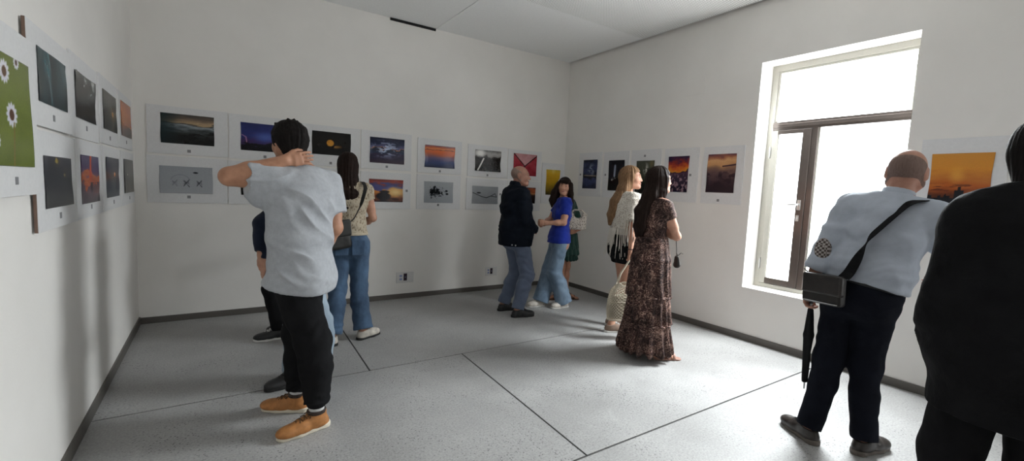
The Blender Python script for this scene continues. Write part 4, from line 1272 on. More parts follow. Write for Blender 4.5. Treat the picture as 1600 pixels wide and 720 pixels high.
def drape(solid, pts, off=.006, n=60, closed=False):
    """path of a strap pulled onto the surface below it: returns points and outward normals"""
    pts = np.asarray(pts, float)
    d = np.r_[0, np.cumsum(np.linalg.norm(np.diff(pts, axis=0), axis=1))]
    t = np.linspace(0, d[-1], n)
    Q = np.stack([np.interp(t, d, pts[:, k]) for k in range(3)], 1)
    for _ in range(2):
        Q[1:-1] = (Q[:-2] + 2 * Q[1:-1] + Q[2:]) / 4
    F = solid.at(Q); G = solid.grad(Q)
    m = (F < off)[:, None]
    Q = np.where(m, solid.snap(Q, off), Q)
    for _ in range(2):
        Q[1:-1] = (Q[:-2] + 2 * Q[1:-1] + Q[2:]) / 4
    F = solid.at(Q)
    Q = Q + solid.grad(Q) * np.maximum(off - F, 0)[:, None]
    G = solid.grad(Q)
    for _ in range(80): G[1:-1] = (G[:-2] + 2 * G[1:-1] + G[2:]) / 4
    return Q, G / np.linalg.norm(G, axis=1)[:, None]

def top_thing(name, base, label, cat, group=None):
    r = tag(empty(name, tuple(map(float, base))), label, cat, group); r['_b'] = 0
    del r['_b']
    return r
def add_to(root, base, name, mat, solid=None, res=.005, disp=None, mb=None, parent=None, smooth=True, rx=1):
    base = np.asarray(base, float)
    if mb is not None:
        mb.V = [tuple(np.array(v) - base) for v in mb.V]
        return mb.build(name, mat, parent or root, smooth)
    V, Q = solid.mesh(res)
    if rx: V = relax(V, Q, rx)
    if disp is not None: V = V + vert_normals(V, Q) * disp(V, None)[:, None]
    return link(name, quick_mesh(name, V - base, Q, True), mat, parent or root)
# ------------------------------------------------------------------ shared clothing and skin materials
SK_A = skin('warm_skin', hx('b3866d')); SK_B = skin('light_skin', hx('c2957f')); SK_C = skin('tan_skin', hx('9d715a')); SK_D = skin('ruddy_skin', hx('ac8170'))
HR_BLACK = hair_mat('black_hair', (0.006, 0.005, 0.005), (0.016, 0.013, 0.012)); HR_BROWN = hair_mat('dark_brown_hair', (0.010, 0.006, 0.005), (0.032, 0.020, 0.016))
HR_BLOND = hair_mat('honey_blond_hair', (0.105, 0.056, 0.030), (0.33, 0.20, 0.11)); HR_GREY = hair_mat('cropped_grey_hair', (0.235, 0.160, 0.132), (0.31, 0.225, 0.19), 0.8)
JEAN_MID = cloth('blue_denim', hx('3d5068'), .22, 7, 700, .85, .3, (1, 1, .6), hx('546d8a')); JEAN_LIGHT = cloth('light_blue_denim', hx('63788e'), .2, 6, 700, .85, .3, (1, 1, .6), hx('8499ae'))
JEAN_PALE = cloth('pale_blue_denim', hx('8c9cab'), .15, 6, 700, .85, .3, (1, 1, .6), hx('a4b3bf'))
C_BLACK = cloth('black_jersey', (0.010, 0.010, 0.011), .2, 8, 800, .9, .3); C_NAVY = cloth('navy_cotton', hx('1c2435'), .18, 8, 800, .9, .3)
C_SOCK = cloth('white_sock_knit', (0.62, 0.62, 0.62), .08, 20, 500, .95, .4)
L_TAN = leather('tan_nubuck', hx('a8703c'), .6); L_BLACK = leather('black_leather', (0.012, 0.012, 0.013), .42); R_CREAM = plain('cream_rubber', hx('d8cfbd'), .6); R_BLACK = plain('black_rubber', (0.012, 0.012, 0.012), .6)
R_WHITE = plain('white_rubber', (0.66, 0.65, 0.62), .55); L_WHITE = leather('off_white_leather', hx('c9c2b8'), .5); LACE_BR = plain('brown_lace', hx('5a3d22'), .8); LACE_WH = plain('white_lace', (0.6, 0.6, 0.58), .8); LACE_BK = plain('black_lace', (0.015, 0.015, 0.015), .8)

Z3 = V3(0, 0, 1)
def gate_z(z0, z1): return lambda Pp: ss(z0, z1, Pp[:, 2])

def trousers(P, mat, rad, infl=.012, top=None, end=1.0, res=.007, disp=None, name='trousers', seat=.010, fl=1):
    J, g = P.J, P.g; S = Solid(); bt = g.get('butt', 1.0)
    torso(S, J, g, infl, 0, 3)
    for x in (-1, 1): S.ell(J['pel'] + J['rh'] * x * .075 * bt - J['fh'] * .055 * bt - V3(0, 0, .05), (.085 * bt + seat, .085 * bt + seat, .09), (J['rh'], J['fh'], Z3), .05)
    for sd in 'LR': leg(S, J, g, sd, 0, .035, rad, end, fl)
    up = nrm(J['wai'] - J['pel'])
    t = (J['pel'] + up * .10) if top is None else np.asarray(top, float)
    S.cut(t, up)
    P.trou = S
    return P.add(name, S, mat, res, disp, None, 1)

# ------------------------------------------------------------------ 1: grey T-shirt, hand on the neck
P = Person((.44, 2.90), 120, 'person in grey T-shirt and black joggers with a raised elbow and hand on the neck', 1.80)
J = pose(P, 145, 113, (.412, 2.945, .93), wai=(.425, 2.95, 1.10), che=(.430, 2.965, 1.31), nek=(.455, 2.985, 1.515), head=(.372, 3.040, 1.668), headang=(115, -14, 4),
         anL=(.478, 2.715, .085), anR=(.412, 2.995, .085), toeL=193, toeR=150, shw=.185, knL=(.475, 2.825, .49), knR=(.430, 2.985, .49),
         shL=(.285, 2.925, 1.45), elL=(.062, 2.90, 1.455), wrL=(.330, 2.880, 1.560), shR=(.605, 3.055, 1.445), elR=(.630, 3.00, 1.16), wrR=(.53, 3.14, .93))
P.J['hs'] = 1.0
P.g = dict(MALE, ua=.053, el=.044, wr=.030, shr=.058)
skin_body(P, SK_A, {'L': dict(d=V3(.175, .02, .035), n=V3(.05, 1, -.1), t=V3(-.1, .2, 1), curl=(8, 14, 12), sc=1.04), 'R': dict(n=V3(-.6, .5, 0), t=V3(-.2, .2, .6))}, .0055)
S = Solid(); hair_cap(S, J, .019, .040, .058, -.058)
C, r_, f_, u_ = J['hed'], J['hr'], J['hf'], J['hu']
for i in range(16):   # tousled crown
    a = i * 2.4; rr = .02 + .05 * (i % 4) / 3
    S.seg(C + r_ * rr * math.cos(a) + f_ * (rr * math.sin(a) - .01) + u_ * .100, C + r_ * (rr * 1.25 * math.cos(a) + .006) + f_ * (rr * 1.25 * math.sin(a) + .012) + u_ * (.124 + .008 * (i % 3)), .020, .007, r_, .012)
P.add('hair', S, HR_BLACK, .005, both(strands(J, .004), lumps(30, .0035)), None, 1)
TEE = cloth('heather_grey_jersey', hx('a6a9ae'), .07, 40, 900, .92, .2)
S = Solid()
gg = dict(P.g); gg.update(hip=.188, hipd=.158, wai=.184, waid=.145, che=.198, ched=.140, nekw=.085)
J2 = dict(J); J2['pel'] = J['pel'] + V3(0.0, 0, -.10)
torso(S, J2, gg, .014, 0, 6, .06)
shoulders(S, J, P.g, .016)
for x in (-1, 1): S.ell(J['pel'] + J['rh'] * x * .075 - J['fh'] * .055 - V3(0, 0, .05), (.124, .132, .14), (J['rh'], J['fh'], Z3), .08)
arm(S, J, P.g, 'L', .028, .62, .06, 1, 1.22); arm(S, J, P.g, 'R', .026, .68, .05, 1, 1.20)
S.seg(J['shL'] + V3(.02, .01, -.05), J['shL'] + V3(-.10, -.01, -.075), (.10, .085), (.085, .05), (0, 0, 1), .05)
S.cut((.40, 2.95, .822), (-.14, .10, -1))
S.cut(J['nek'] + V3(-.005, .01, .018), nrm(J['nek'] - J['upc']) + J['fc'] * .25, .01)
dg = (.56, .21, .80)      # across the diagonal drapes of the back
tee_w = both(crease(dg, 6.0, .026, 3, lambda Pp: ss(1.50, 1.36, Pp[:, 2]) * ss(.10, .26, Pp[:, 0]) * ss(.83, .92, Pp[:, 2])), crease((.75, .28, .60), 11, .011, 11, lambda Pp: ss(1.42, 1.25, Pp[:, 2]) * ss(.83, .92, Pp[:, 2])),
             crease((.45, .1, -.85), 12, .014, 8, lambda Pp: ss(.40, .28, Pp[:, 0]) * ss(1.25, 1.34, Pp[:, 2])), lumps(4.0, .008, 2), lumps(12, .002, 6))
P.add('tshirt', S, TEE, .006, tee_w, None, 1)
rad = (.118, .102, .090, .070)
jog = both(wrinkle((.1, .1, 1), 7, .006, 4, .9), lumps(7, .006, 1), wrinkle((0, 0, 1), 20, .008, 6, .5, lambda Pp: ss(.32, .12, Pp[:, 2])))
jog0 = jog; jog = lambda Pp, n: jog0(Pp, n) * ss(.86, .70, Pp[:, 2])
trousers(P, C_BLACK, rad, .022, J['pel'] + V3(0, 0, .08), .86, .0065, jog)
for sd in 'LR':
    S = Solid(); a = J['an' + sd]
    S.seg(a + V3(0, 0, .085), a + V3(0, 0, .058), .060, .052, (1, 0, 0), .01, cap=.012); P.add('trouser_cuff', S, C_BLACK, .006)
    S = Solid(); S.seg(a + V3(0, 0, .075), a + V3(0, 0, -.02), .043, .042, (1, 0, 0), .01); P.add('sock', S, C_SOCK, .006, wrinkle((0, 0, 1), 50, .0012, 1, .1))
    o = shoe(P, a, J['ta' + sd], (L_TAN, R_CREAM, LACE_BR), 'boot', .300)
    S = Solid(); S.seg(a * V3(1, 1, 0) + V3(0, 0, .098), a * V3(1, 1, 0) + V3(0, 0, .118), (.046, .054), (.047, .055), P.dirs(J['ta' + sd])[0], .01, cap=.006)
    S.seg(a * V3(1, 1, 0) + V3(0, 0, .15), a * V3(1, 1, 0) + V3(0, 0, .07), (.037, .044), None, P.dirs(J['ta' + sd])[0], .005, mode='s')
    P.add('padded_collar', S, leather('dark_brown_collar_' + sd.lower(), hx('33261f'), .7), .005, None, o)

# ------------------------------------------------------------------ 2: partly hidden, pale jeans, navy sleeve
P = Person((.48, 3.46), 178, 'person in pale jeans, black shoes and a navy top, mostly hidden behind the grey T-shirt', 1.63)
J = pose(P, 178, 150, (.525, 3.45, .84), nek=(.47, 3.53, 1.335), head=(.445, 3.53, 1.475), headang=(165, -8, 0), anL=(.455, 3.415, .08), anR=(.625, 3.43, .08), toeL=196, toeR=172, g=FEM, knL=(.475, 3.42, .42), knR=(.620, 3.43, .42),
         shw=.165, wrL=(.258, 3.60, .915), wrR=(.285, 3.565, .855), elL=(.275, 3.68, 1.13), elR=(.36, 3.70, 1.10), shL=(.40, 3.64, 1.255), shR=(.47, 3.40, 1.26))
skin_body(P, SK_B, {'L': dict(d=V3(-.15, .0, -.9), n=V3(.9, 0, -.1), t=V3(0, -1, 0)), 'R': dict(d=V3(-.2, -.1, -.9), n=V3(.9, .2, 0), t=V3(0, 1, 0))}, .006)
S = Solid(); hair_cap(S, J, .014, .04, .05, -.06); P.add('hair', S, HR_BROWN, .007, strands(J))
S = Solid(); torso(S, J, P.g, .022); shoulders(S, J, P.g, .018); arm(S, J, P.g, 'L', .018, 1.9, .03, 1); arm(S, J, P.g, 'R', .018, 1.9, .03, 1); S.cut(J['pel'] + V3(0, 0, .0), (0, 0, -1))
P.add('sweater', S, C_NAVY, .008, both(wrinkle((0, .3, 1), 9, .005, 2), lumps(8, .004)))
trousers(P, JEAN_PALE, (.098, .090, .088, .088), .012, None, .96, .008, both(wrinkle((0, 0, 1), 10, .004, 3), lumps(8, .004)))
for sd in 'LR': shoe(P, J['an' + sd], J['ta' + sd], (L_BLACK, R_BLACK, LACE_BK), 'sneaker', .275)

# ------------------------------------------------------------------ 3: hidden, black trousers and sneakers
P = Person((.47, 4.52), 170, 'person in black trousers and black sneakers with white soles, hidden behind the pale jeans', 1.66)
J = pose(P, 165, 165, (.58, 4.54, .86), nek=(.62, 4.57, 1.375), head=(.60, 4.58, 1.515), headang=(150, 0, 0), anL=(.460, 4.49, .08), anR=(.56, 4.62, .08), toeL=182, toeR=150, g=FEM, shw=.165,
         wrL=(.56, 4.46, 1.12), wrR=(.56, 4.70, 1.10), elL=(.70, 4.38, 1.10), elR=(.74, 4.74, 1.10))
skin_body(P, SK_B, None, .008)
S = Solid(); hair_cap(S, J, .014, .04, .05, -.06); P.add('hair', S, HR_BLACK, .008, strands(J))
S = Solid(); torso(S, J, P.g, .022); shoulders(S, J, P.g, .018); arm(S, J, P.g, 'L', .016, 1.92, .03, 1); arm(S, J, P.g, 'R', .016, 1.92, .03, 1); S.cut(J['pel'] + V3(0, 0, .02), (0, 0, -1))
P.add('sweater', S, C_NAVY, .009, lumps(8, .004))
trousers(P, C_BLACK, (.088, .072, .066, .058), .012, None, .97, .009, lumps(9, .004))
for sd in 'LR': shoe(P, J['an' + sd], J['ta' + sd], (L_BLACK, R_WHITE, LACE_WH), 'sneaker', .270)

# ------------------------------------------------------------------ 4: cream lace top, long hair, seen from behind
LACE = spotted('cream_leaf_lace', hx('b8ac98'), hx('7d6d59'), 62, .16, .52, (1, 1, .6), .9, .9, 'F1', .03)
P = Person((1.02, 4.22), 85, 'person with long dark hair in cream lace top and blue jeans, back to us', 1.70)
J = pose(P, 80, 78, (1.045, 4.345, .895), wai=(1.045, 4.35, 1.06), che=(1.045, 4.37, 1.255), nek=(1.048, 4.40, 1.455), head=(1.050, 4.445, 1.605), headang=(84, -4, 0), anL=(.850, 4.125, .08), anR=(1.14, 4.165, .08), toeL=100, toeR=28, g=FEM, shw=.165,
         wrL=(.86, 4.62, 1.00), wrR=(1.20, 4.60, 1.02), elL=(.835, 4.38, 1.12), elR=(1.268, 4.36, 1.12), knL=(.93, 4.27, .47), knR=(1.13, 4.30, .47))
skin_body(P, SK_B, None, .0065)
S = Solid(); hair_cap(S, J, .017, .05, .06, -.05)
b = -J['fc']
S.chain([J['hed'] + b * .05 - V3(0, 0, .01), J['hed'] + b * .075 - V3(.005, 0, .12), J['nek'] + b * .115 - V3(.02, 0, .10), J['nek'] + b * .118 - V3(.03, 0, .235), J['nek'] + b * .115 - V3(.02, 0, .30)],
        [(.088, .060), (.092, .045), (.105, .034), (.085, .026), (.045, .014)], J['rc'], .03)
P.add('hair', S, HR_BROWN, .006, both(strands(J, .007, 26, 2.0), lumps(9, .004)), None, 1)
S = Solid(); torso(S, J, P.g, .020, 1); shoulders(S, J, P.g, .015)
arm(S, J, P.g, 'L', .016, .34, .03, 1, 1.12); arm(S, J, P.g, 'R', .016, .34, .03, 1, 1.12)
S.cut(J['pel'] + V3(0, 0, .075), (0, 0, -1)); S.cut(J['nek'] + V3(0, 0, .005), nrm(J['nek'] - J['upc']))
P.add('lace_top', S, LACE, .006, both(lumps(9, .004), wrinkle((.2, 0, 1), 9, .003, 4))); P.top = S
S = Solid(); torso(S, J, P.g, .024, 1, 3); S.cut(J['pel'] + V3(0, 0, .098), (0, 0, 1)); S.cut(J['pel'] + V3(0, 0, .070), (0, 0, -1))
P.add('hem_band', S, cloth('cream_rib_knit', hx('bdb19c'), .08, 30, 500), .006)
trousers(P, JEAN_MID, (.100, .078, .080, .088), .008, J['pel'] + V3(0, 0, .10), .97, .0065, both(wrinkle((.1, 0, 1), 12, .0045, 3, .8, lambda Pp: ss(.75, .3, Pp[:, 2])), lumps(8, .004, 4)))
for x in (-1, 1):     # back pockets
    c = P.trou.snap(J['pel'] + J['rh'] * x * .080 - J['fh'] * .25 + V3(0, 0, -.02), .0)[0]; n = P.trou.grad(c)[0]
    sd = nrm(np.cross(n, Z3)); upv = np.cross(sd, n)
    S = Solid(); S.box(c, (.058, .0035, .070), (sd, n, -upv), .003); P.add('back_pocket', S, JEAN_MID, .004)
for sd in 'LR': shoe(P, J['an' + sd], J['ta' + sd], (L_WHITE, R_BLACK, LACE_WH), 'low', .262)
# her bag
bb = V3(.870, 4.168, .845)
R_ = top_thing('crossbody_bag', bb, 'dark leather crossbody bag hanging behind the hip of the lace-top person', 'bag')
S = Solid(); fr = (nrm(V3(1, .15, .12)), nrm(V3(-.15, 1, 0)), nrm(V3(-.12, 0, 1)))
S.box(bb + V3(0, 0, .130), (.145, .042, .130), fr, .03); bag = add_to(R_, bb, 'bag_body', leather('black_bag_leather', hx('1d1c1a'), .5), S, .006, lumps(12, .004))
S = Solid(); S.box(bb + V3(0, -.032, .190) , (.147, .018, .075), fr, .016); add_to(R_, bb, 'flap', leather('black_flap_leather', hx('232220'), .5), S, .006)
full = Solid().merge(P.top).merge(P.trou)
Qp, Qn = drape(full, [bb + V3(.125, .0, .245), J['wai'] + V3(-.01, -.18, .05), J['che'] + V3(.06, -.20, 0), J['shR'] + V3(-.040, -.12, .03), J['shR'] + V3(-.045, -.02, .09), J['che'] + V3(.08, .20, .10), J['pel'] + V3(-.05, .22, .20), J['pel'] + V3(-.2, .0, .14), bb + V3(-.12, .0, .245)], .018, 90)
mb = MB(); mb.ribbon(Qp, Qn, .034, .004); add_to(R_, bb, 'strap', leather('black_strap_leather', hx('1a1817'), .6), mb=mb, smooth=False)

# ------------------------------------------------------------------ 5: bald, navy jacket, in profile
P = Person((2.92, 4.28), -8, 'bald person in navy jacket and grey-blue trousers standing in profile', 1.74)
J = pose(P, -4, -10, (2.955, 4.345, .90), wai=(2.955, 4.36, 1.06), che=(2.945, 4.375, 1.25), nek=(2.945, 4.39, 1.475), head=(2.995, 4.385, 1.615), headang=(-36, 0, 0), anL=(2.875, 4.45, .085), anR=(2.875, 4.145, .085), toeL=-2, toeR=-10, g=MALE, shw=.195,
         wrL=(3.16, 4.52, 1.02), wrR=(3.16, 4.26, .98), elL=(2.98, 4.62, 1.12), elR=(2.915, 4.150, 1.11))
P.g = dict(MALE, wai=.175, waid=.14, che=.182, ched=.135)
skin_body(P, SK_D, {'L': dict(d=V3(.5, -.6, -.2), n=V3(-.6, -.5, 0), t=V3(0, 0, 1)), 'R': dict(d=V3(.6, .6, -.1), n=V3(-.6, .5, 0), t=V3(0, 0, 1))}, .0055, 0, 1.15)
face_bits(P, HR_GREY)
cropped(P, HR_GREY, .062, .018)
C_JKT = cloth('dark_navy_jacket_cloth', hx('11161f'), .25, 7, 600, .8, .35)
S = Solid(); torso(S, J, P.g, .040, 0, 6, .06); shoulders(S, J, P.g, .026); arm(S, J, P.g, 'L', .024, 1.93, .03, 1); arm(S, J, P.g, 'R', .026, 1.93, .03, 1)
S.seg(J['pel'] + V3(-.03, 0, .06), J['pel'] + V3(-.03, 0, -.09), (.205, .185), (.205, .180), J['rh'], .06)
S.cut(J['pel'] + V3(0, 0, -.085), (.0, 0, -1)); S.cut(J['nek'] + V3(0, 0, .012), nrm(J['nek'] - J['upc']) + J['fc'] * .3)
P.add('jacket', S, C_JKT, .0065, both(wrinkle((.2, .2, 1), 8, .006, 5, .9), lumps(7, .006, 3)))
S = Solid(); nv = nrm(J['nek'] - J['upc'])
S.seg(J['nek'] - nv * .015 - J['fc'] * .004, J['nek'] + nv * .040 - J['fc'] * .010, (.086, .078), (.074, .070), J['rc'], .01); S.seg(J['nek'] - nv * .05, J['nek'] + nv * .10, (.062, .060), None, J['rc'], .005, mode='s'); S.cut(J['nek'] + J['fc'] * .05, J['fc'] + Z3 * .3)
P.add('collar', S, C_JKT, .0055)
S = Solid(); S.seg(J['pel'] + V3(-.03, 0, -.04), J['pel'] + V3(-.03, 0, -.10), (.210, .190), (.206, .183), J['rh'], .03); S.cut(J['pel'] + V3(0, 0, -.05), Z3); S.cut(J['pel'] + V3(0, 0, -.092), -Z3); P.add('jacket_waistband', S, C_JKT, .0065); P.wb = S
for x in (.10, .16):
    c = P.wb.snap(J['pel'] + V3(-.03, 0, -.075) - J['rh'] * -.2 - J['fh'] * x, 0.002)[0]; S = Solid(); S.ell(c, (.009, .009, .009), None, 0); P.add('jacket_button', S, M_STEEL, .003)
C_TR = cloth('grey_blue_twill', hx('5a6478'), .15, 6, 600, .88, .3)
trousers(P, C_TR, (.100, .084, .080, .072), .016, None, .98, .007, both(wrinkle((.2, .1, 1), 9, .006, 3, .9), lumps(8, .005, 4)))
for sd in 'LR': shoe(P, J['an' + sd], J['ta' + sd], (L_BLACK, R_BLACK, LACE_BK), 'sneaker', .285)

# ------------------------------------------------------------------ 6: royal blue T-shirt, face towards us
P = Person((3.50, 4.38), 150, 'person in royal blue T-shirt, light jeans and white headband, face turned to the room', 1.65)
J = pose(P, 152, 158, (3.60, 4.345, .855), wai=(3.605, 4.34, 1.00), che=(3.625, 4.335, 1.17), nek=(3.645, 4.345, 1.375), head=(3.645, 4.345, 1.515), headang=(222, 2, -3), anL=(3.655, 4.255, .075), anR=(3.415, 4.43, .075), toeL=178, toeR=178, g=FEM, shw=.155,
         shL=(3.585, 4.225, 1.33), elL=(3.545, 4.205, 1.08), wrL=(3.375, 4.335, 1.065), shR=(3.70, 4.46, 1.33), elR=(3.62, 4.57, 1.09), wrR=(3.42, 4.47, 1.05))
P.J['hs'] = 0.93
P.g = dict(FEM, hip=.150, hipd=.098, wai=.112, waid=.080, che=.130, ched=.084, butt=.80)
skin_body(P, SK_B, {'L': dict(n=V3(.1, .9, -.2), t=V3(0, .2, 1), curl=(40, 50, 30)), 'R': dict(n=V3(-.1, -.9, 0), t=V3(0, 0, 1), curl=(40, 50, 30))}, .0055, .0, 1, False, .85)
face_bits(P, HR_BROWN)
S = Solid(); hair_cap(S, J, .015, .058, .046, -.05)
C, r_, f_, u_, s_ = J['hed'], J['hr'], J['hf'], J['hu'], J['hs']
S.seg(C + f_ * .092 + u_ * .066 - r_ * .045, C + f_ * .092 + u_ * .066 + r_ * .045, .022, None, u_, .02)      # fringe
for x, e in ((-1, 1.0), (1, 1.3)):
    S.chain([C + r_ * x * .076 + f_ * .02 + u_ * .03, C + r_ * x * .088 * e + f_ * .022 - u_ * .08, C + r_ * x * .100 * e + f_ * .03 - u_ * .18, C + r_ * x * .098 * e + f_ * .045 - u_ * .26], [(.030, .052), (.032 * e, .050), (.034 * e, .036), (.014, .014)], r_, .02)
S.chain([C - f_ * .06, C - f_ * .08 - u_ * .12, C - f_ * .085 - u_ * .24], [(.085, .045), (.095, .04), (.07, .02)], r_, .03)
P.add('hair', S, HR_BROWN, .0055, both(strands(J, .006), lumps(10, .003)), None, 1)
mb = MB(); pts = [C + s_ * (r_ * .0965 * math.cos(a) + f_ * .016 + u_ * (.034 + .1075 * math.sin(a))) for a in np.linspace(-.25, math.pi + .25, 26)]
mb.ribbon(pts, [nrm(p_ - C) for p_ in pts], .012, .006); P.addmb('headband', mb, plain('white_headband_satin', (.72, .72, .72), .5), None, True)
S = Solid(); torso(S, J, P.g, .016, 0); shoulders(S, J, P.g, .012); arm(S, J, P.g, 'L', .018, .62, .03, 1, 1.10); arm(S, J, P.g, 'R', .020, .62, .03, 1, 1.12)
for x in (-1, 1): S.ell(J['che'] + J['rc'] * x * .06 + J['fc'] * .070 + Z3 * .005, (.055, .045, .052), (J['rc'], J['fc'], Z3), .05)
S.seg(J['pel'] + V3(0, 0, .06), J['pel'] + V3(0, 0, -.05), (.168, .128), (.175, .140), J['rh'], .05)
S.cut(J['pel'] + V3(0, 0, -.035), (.0, 0, -1)); S.cut(J['nek'] + V3(0, 0, .0), nrm(J['nek'] - J['upc']))
P.add('tshirt', S, cloth('royal_blue_jersey', hx('1b2f8e'), .15, 9, 800, .88, .25), .006, both(wrinkle((.2, .2, 1), 9, .005, 5, .9), lumps(8, .004, 3)))
trousers(P, JEAN_LIGHT, (.092, .088, .096, .105), .006, J['pel'] + V3(0, 0, .03), 1.02, .0065, both(wrinkle((.2, .1, 1), 8, .005, 3, .9), lumps(7, .005, 4)), 'trousers', .0)
for sd in 'LR': shoe(P, J['an' + sd], J['ta' + sd], (L_WHITE, R_WHITE, LACE_WH), 'low', .255)

# ------------------------------------------------------------------ 7: green dress, behind
P = Person((3.95, 4.64), 120, 'person in dark green ruffled dress standing behind the blue T-shirt, tan legs and sandals', 1.62)
J = pose(P, 125, 130, (3.975, 4.665, .86), nek=(3.97, 4.70, 1.355), head=(3.935, 4.735, 1.495), headang=(140, -4, 0), anL=(3.835, 4.58, .06), anR=(3.985, 4.60, .06), toeL=150, toeR=-40, g=FEM, shw=.165,
         shR=(4.105, 4.745, 1.295), elR=(4.150, 4.56, 1.00), wrR=(3.965, 4.475, .935), elL=(3.80, 4.60, 1.04), wrL=(3.72, 4.76, 1.02))
skin_body(P, SK_C, {'R': dict(d=V3(-.8, -.1, .0), n=V3(.1, .9, 0), t=V3(0, .1, 1), curl=(45, 60, 40))}, .0065, 0, 1, True)
S = Solid(); hair_cap(S, J, .018, .05, .055, -.05); b = -J['hf']
S.chain([J['hed'] + b * .05, J['hed'] + b * .075 - Z3 * .13, J['nek'] + b * .10 - Z3 * .12], [(.09, .055), (.10, .045), (.075, .022)], J['hr'], .03)
P.add('hair', S, HR_BROWN, .007, strands(J))
GREEN = cloth('dark_green_crepe', hx('1f3a34'), .2, 9, 600, .85, .3)
S = Solid(); torso(S, J, P.g, .020, 1); shoulders(S, J, P.g, .016); arm(S, J, P.g, 'L', .022, .85, .03, 1, 1.1); arm(S, J, P.g, 'R', .022, .85, .03, 1, 1.1)
P.add('dress_bodice', S, GREEN, .007, both(wrinkle((0, .2, 1), 9, .005, 2), lumps(8, .005)))
def ruffle(P, z0, z1, r0, r1, mat, name, nf=15, amp=.012, dx=.0, ctr=None, res=.0065, dep=.8, mid=None):
    J = P.J; c = J['pel'] if ctr is None else ctr
    S = Solid()
    if mid is None: S.seg(V3(c[0], c[1], z0), V3(c[0], c[1], z1), (r0, r0 * dep), (r1, r1 * dep), J['rh'], .01, flat=(1, 1))
    else:
        zm = z0 + (z1 - z0) * .36
        S.seg(V3(c[0], c[1], z0), V3(c[0], c[1], zm), (r0, r0 * dep), (mid, mid * dep), J['rh'], .01, cap=.02, flat=(1, 0)); S.seg(V3(c[0], c[1], zm), V3(c[0], c[1], z1), (mid, mid * dep), (r1, r1 * dep), J['rh'], .02, cap=.02, flat=(0, 1))
    def fn(Q_, n):
        q = Q_ - V3(c[0], c[1], 0); a = np.arctan2(q[:, 1], q[:, 0]); t = np.clip((z0 - Q_[:, 2]) / (z0 - z1), 0, 1)
        hm = ss(r0 * .5, r0 * .75, np.hypot(q[:, 0], q[:, 1]))
        return amp * (.25 + .75 * t) * hm * np.sin(a * nf + 1.3 * np.sin(a * 3 + z0 * 9) + 2 * fbm(Q_ * 4, 2))
    return P.add(name, S, mat, res, fn, None, 1)
ruffle(P, .90, .70, .175, .200, GREEN, 'skirt_tier', 14, .010, dep=.9); ruffle(P, .745, .615, .192, .212, GREEN, 'skirt_tier', 17, .012, dep=.9); ruffle(P, .645, .545, .200, .218, GREEN, 'skirt_tier', 17, .014)
def sandal(P, an, ang, mat, smat, L=.245):
    r, f = P.dirs(ang); A = V3(an[0], an[1], 0); k = L / .285
    so = Solid(); q = lambda x, y: A + r * x * k + f * y * k + Z3 * .008
    so.seg(q(0, -.045), q(0, .03), (.036 * k, .05), (.036 * k, .05), r, .01); so.seg(q(0, .03), q(0, .165), (.036 * k, .05), (.045 * k, .05), r, .02)
    so.cut((0, 0, .001), -Z3); so.cut((0, 0, .016), Z3)
    o = P.add('sandal', so, smat, .0055)
    mb = MB()
    for y, h_ in ((.125, .045), (.07, .068)):
        pts = [A + r * .045 * k * math.cos(a) + f * y * k + Z3 * (.012 + h_ * math.sin(a)) for a in np.linspace(0, math.pi, 12)]
        mb.ribbon(pts, [nrm(p_ - (A + f * y * k)) for p_ in pts], .022, .004)
    pts = [A + r * .040 * math.cos(a) + f * (.005 + .045 * math.sin(a) * -1) + Z3 * .085 for a in np.linspace(-.3, 2 * math.pi - .3, 20)]
    mb.ribbon(pts, [nrm(p_ - A - Z3 * .085) for p_ in pts], .012, .004)
    P.addmb('sandal_strap', mb, mat, o)
SAND = leather('brown_sandal_leather', hx('5a3a26'), .5)
for sd in 'LR': sandal(P, J['an' + sd], J['ta' + sd], SAND, SAND)
# white woven shoulder bag of the green dress
bb = V3(3.962, 4.428, .962)
R_ = top_thing('woven_bag', bb, 'white woven tote with dark holes on the arm of the person in green', 'bag')
WOV = spotted('white_woven_leather', hx('cfc6bb'), hx('3a2c26'), 72, .24, .46, (1, 1, 1), .7, .9)
S = Solid(); fr = (nrm(V3(.80, -.60, 0)), nrm(V3(.60, .80, 0)), Z3)
S.box(bb + V3(0, 0, .115), (.120, .042, .112), fr, .03)
S.box(bb + V3(0, 0, .235), (.050, .075, .075), fr, .04, .03, 's'); add_to(R_, bb, 'bag_body', WOV, S, .0055, lumps(9, .006))
mb = MB()
for o_ in (-.03, .03):
    c = bb + fr[1] * o_
    mb.tube([c + fr[0] * x + Z3 * z for x, z in ((-.085, .20), (-.065, .25), (-.04, .265), (.05, .262), (.075, .24), (.09, .20))], .009, 8)
add_to(R_, bb, 'handle', WOV, mb=mb)
# ------------------------------------------------------------------ 8: blond, white crochet shawl, net bag
P = Person((3.55, 3.26), -20, 'person with long blond hair in white fringed crochet shawl and black shorts', 1.74)
J = pose(P, -22, -25, (3.625, 3.285, .91), wai=(3.625, 3.29, 1.07), che=(3.625, 3.295, 1.27), nek=(3.635, 3.305, 1.475), head=(3.672, 3.300, 1.628), headang=(-50, 4, 3), anL=(3.66, 3.44, .075), anR=(3.475, 3.265, .075), toeL=-15, toeR=-22, g=FEM, shw=.160,
         shR=(3.575, 3.155, 1.41), elR=(3.500, 3.085, 1.12), wrR=(3.475, 3.065, .880), elL=(3.70, 3.50, 1.13), wrL=(3.80, 3.42, .98))
skin_body(P, SK_B, {'R': dict(d=V3(.05, -.05, -1), n=V3(.3, .9, 0), t=V3(.9, -.3, 0), curl=(45, 70, 50))}, .0055, .012)
face_bits(P, HR_BLOND)
S = Solid(); hair_cap(S, J, .016, .045, .060, -.05); b = -J['fc']; C, r_, f_, u_ = J['hed'], J['hr'], J['hf'], J['hu']
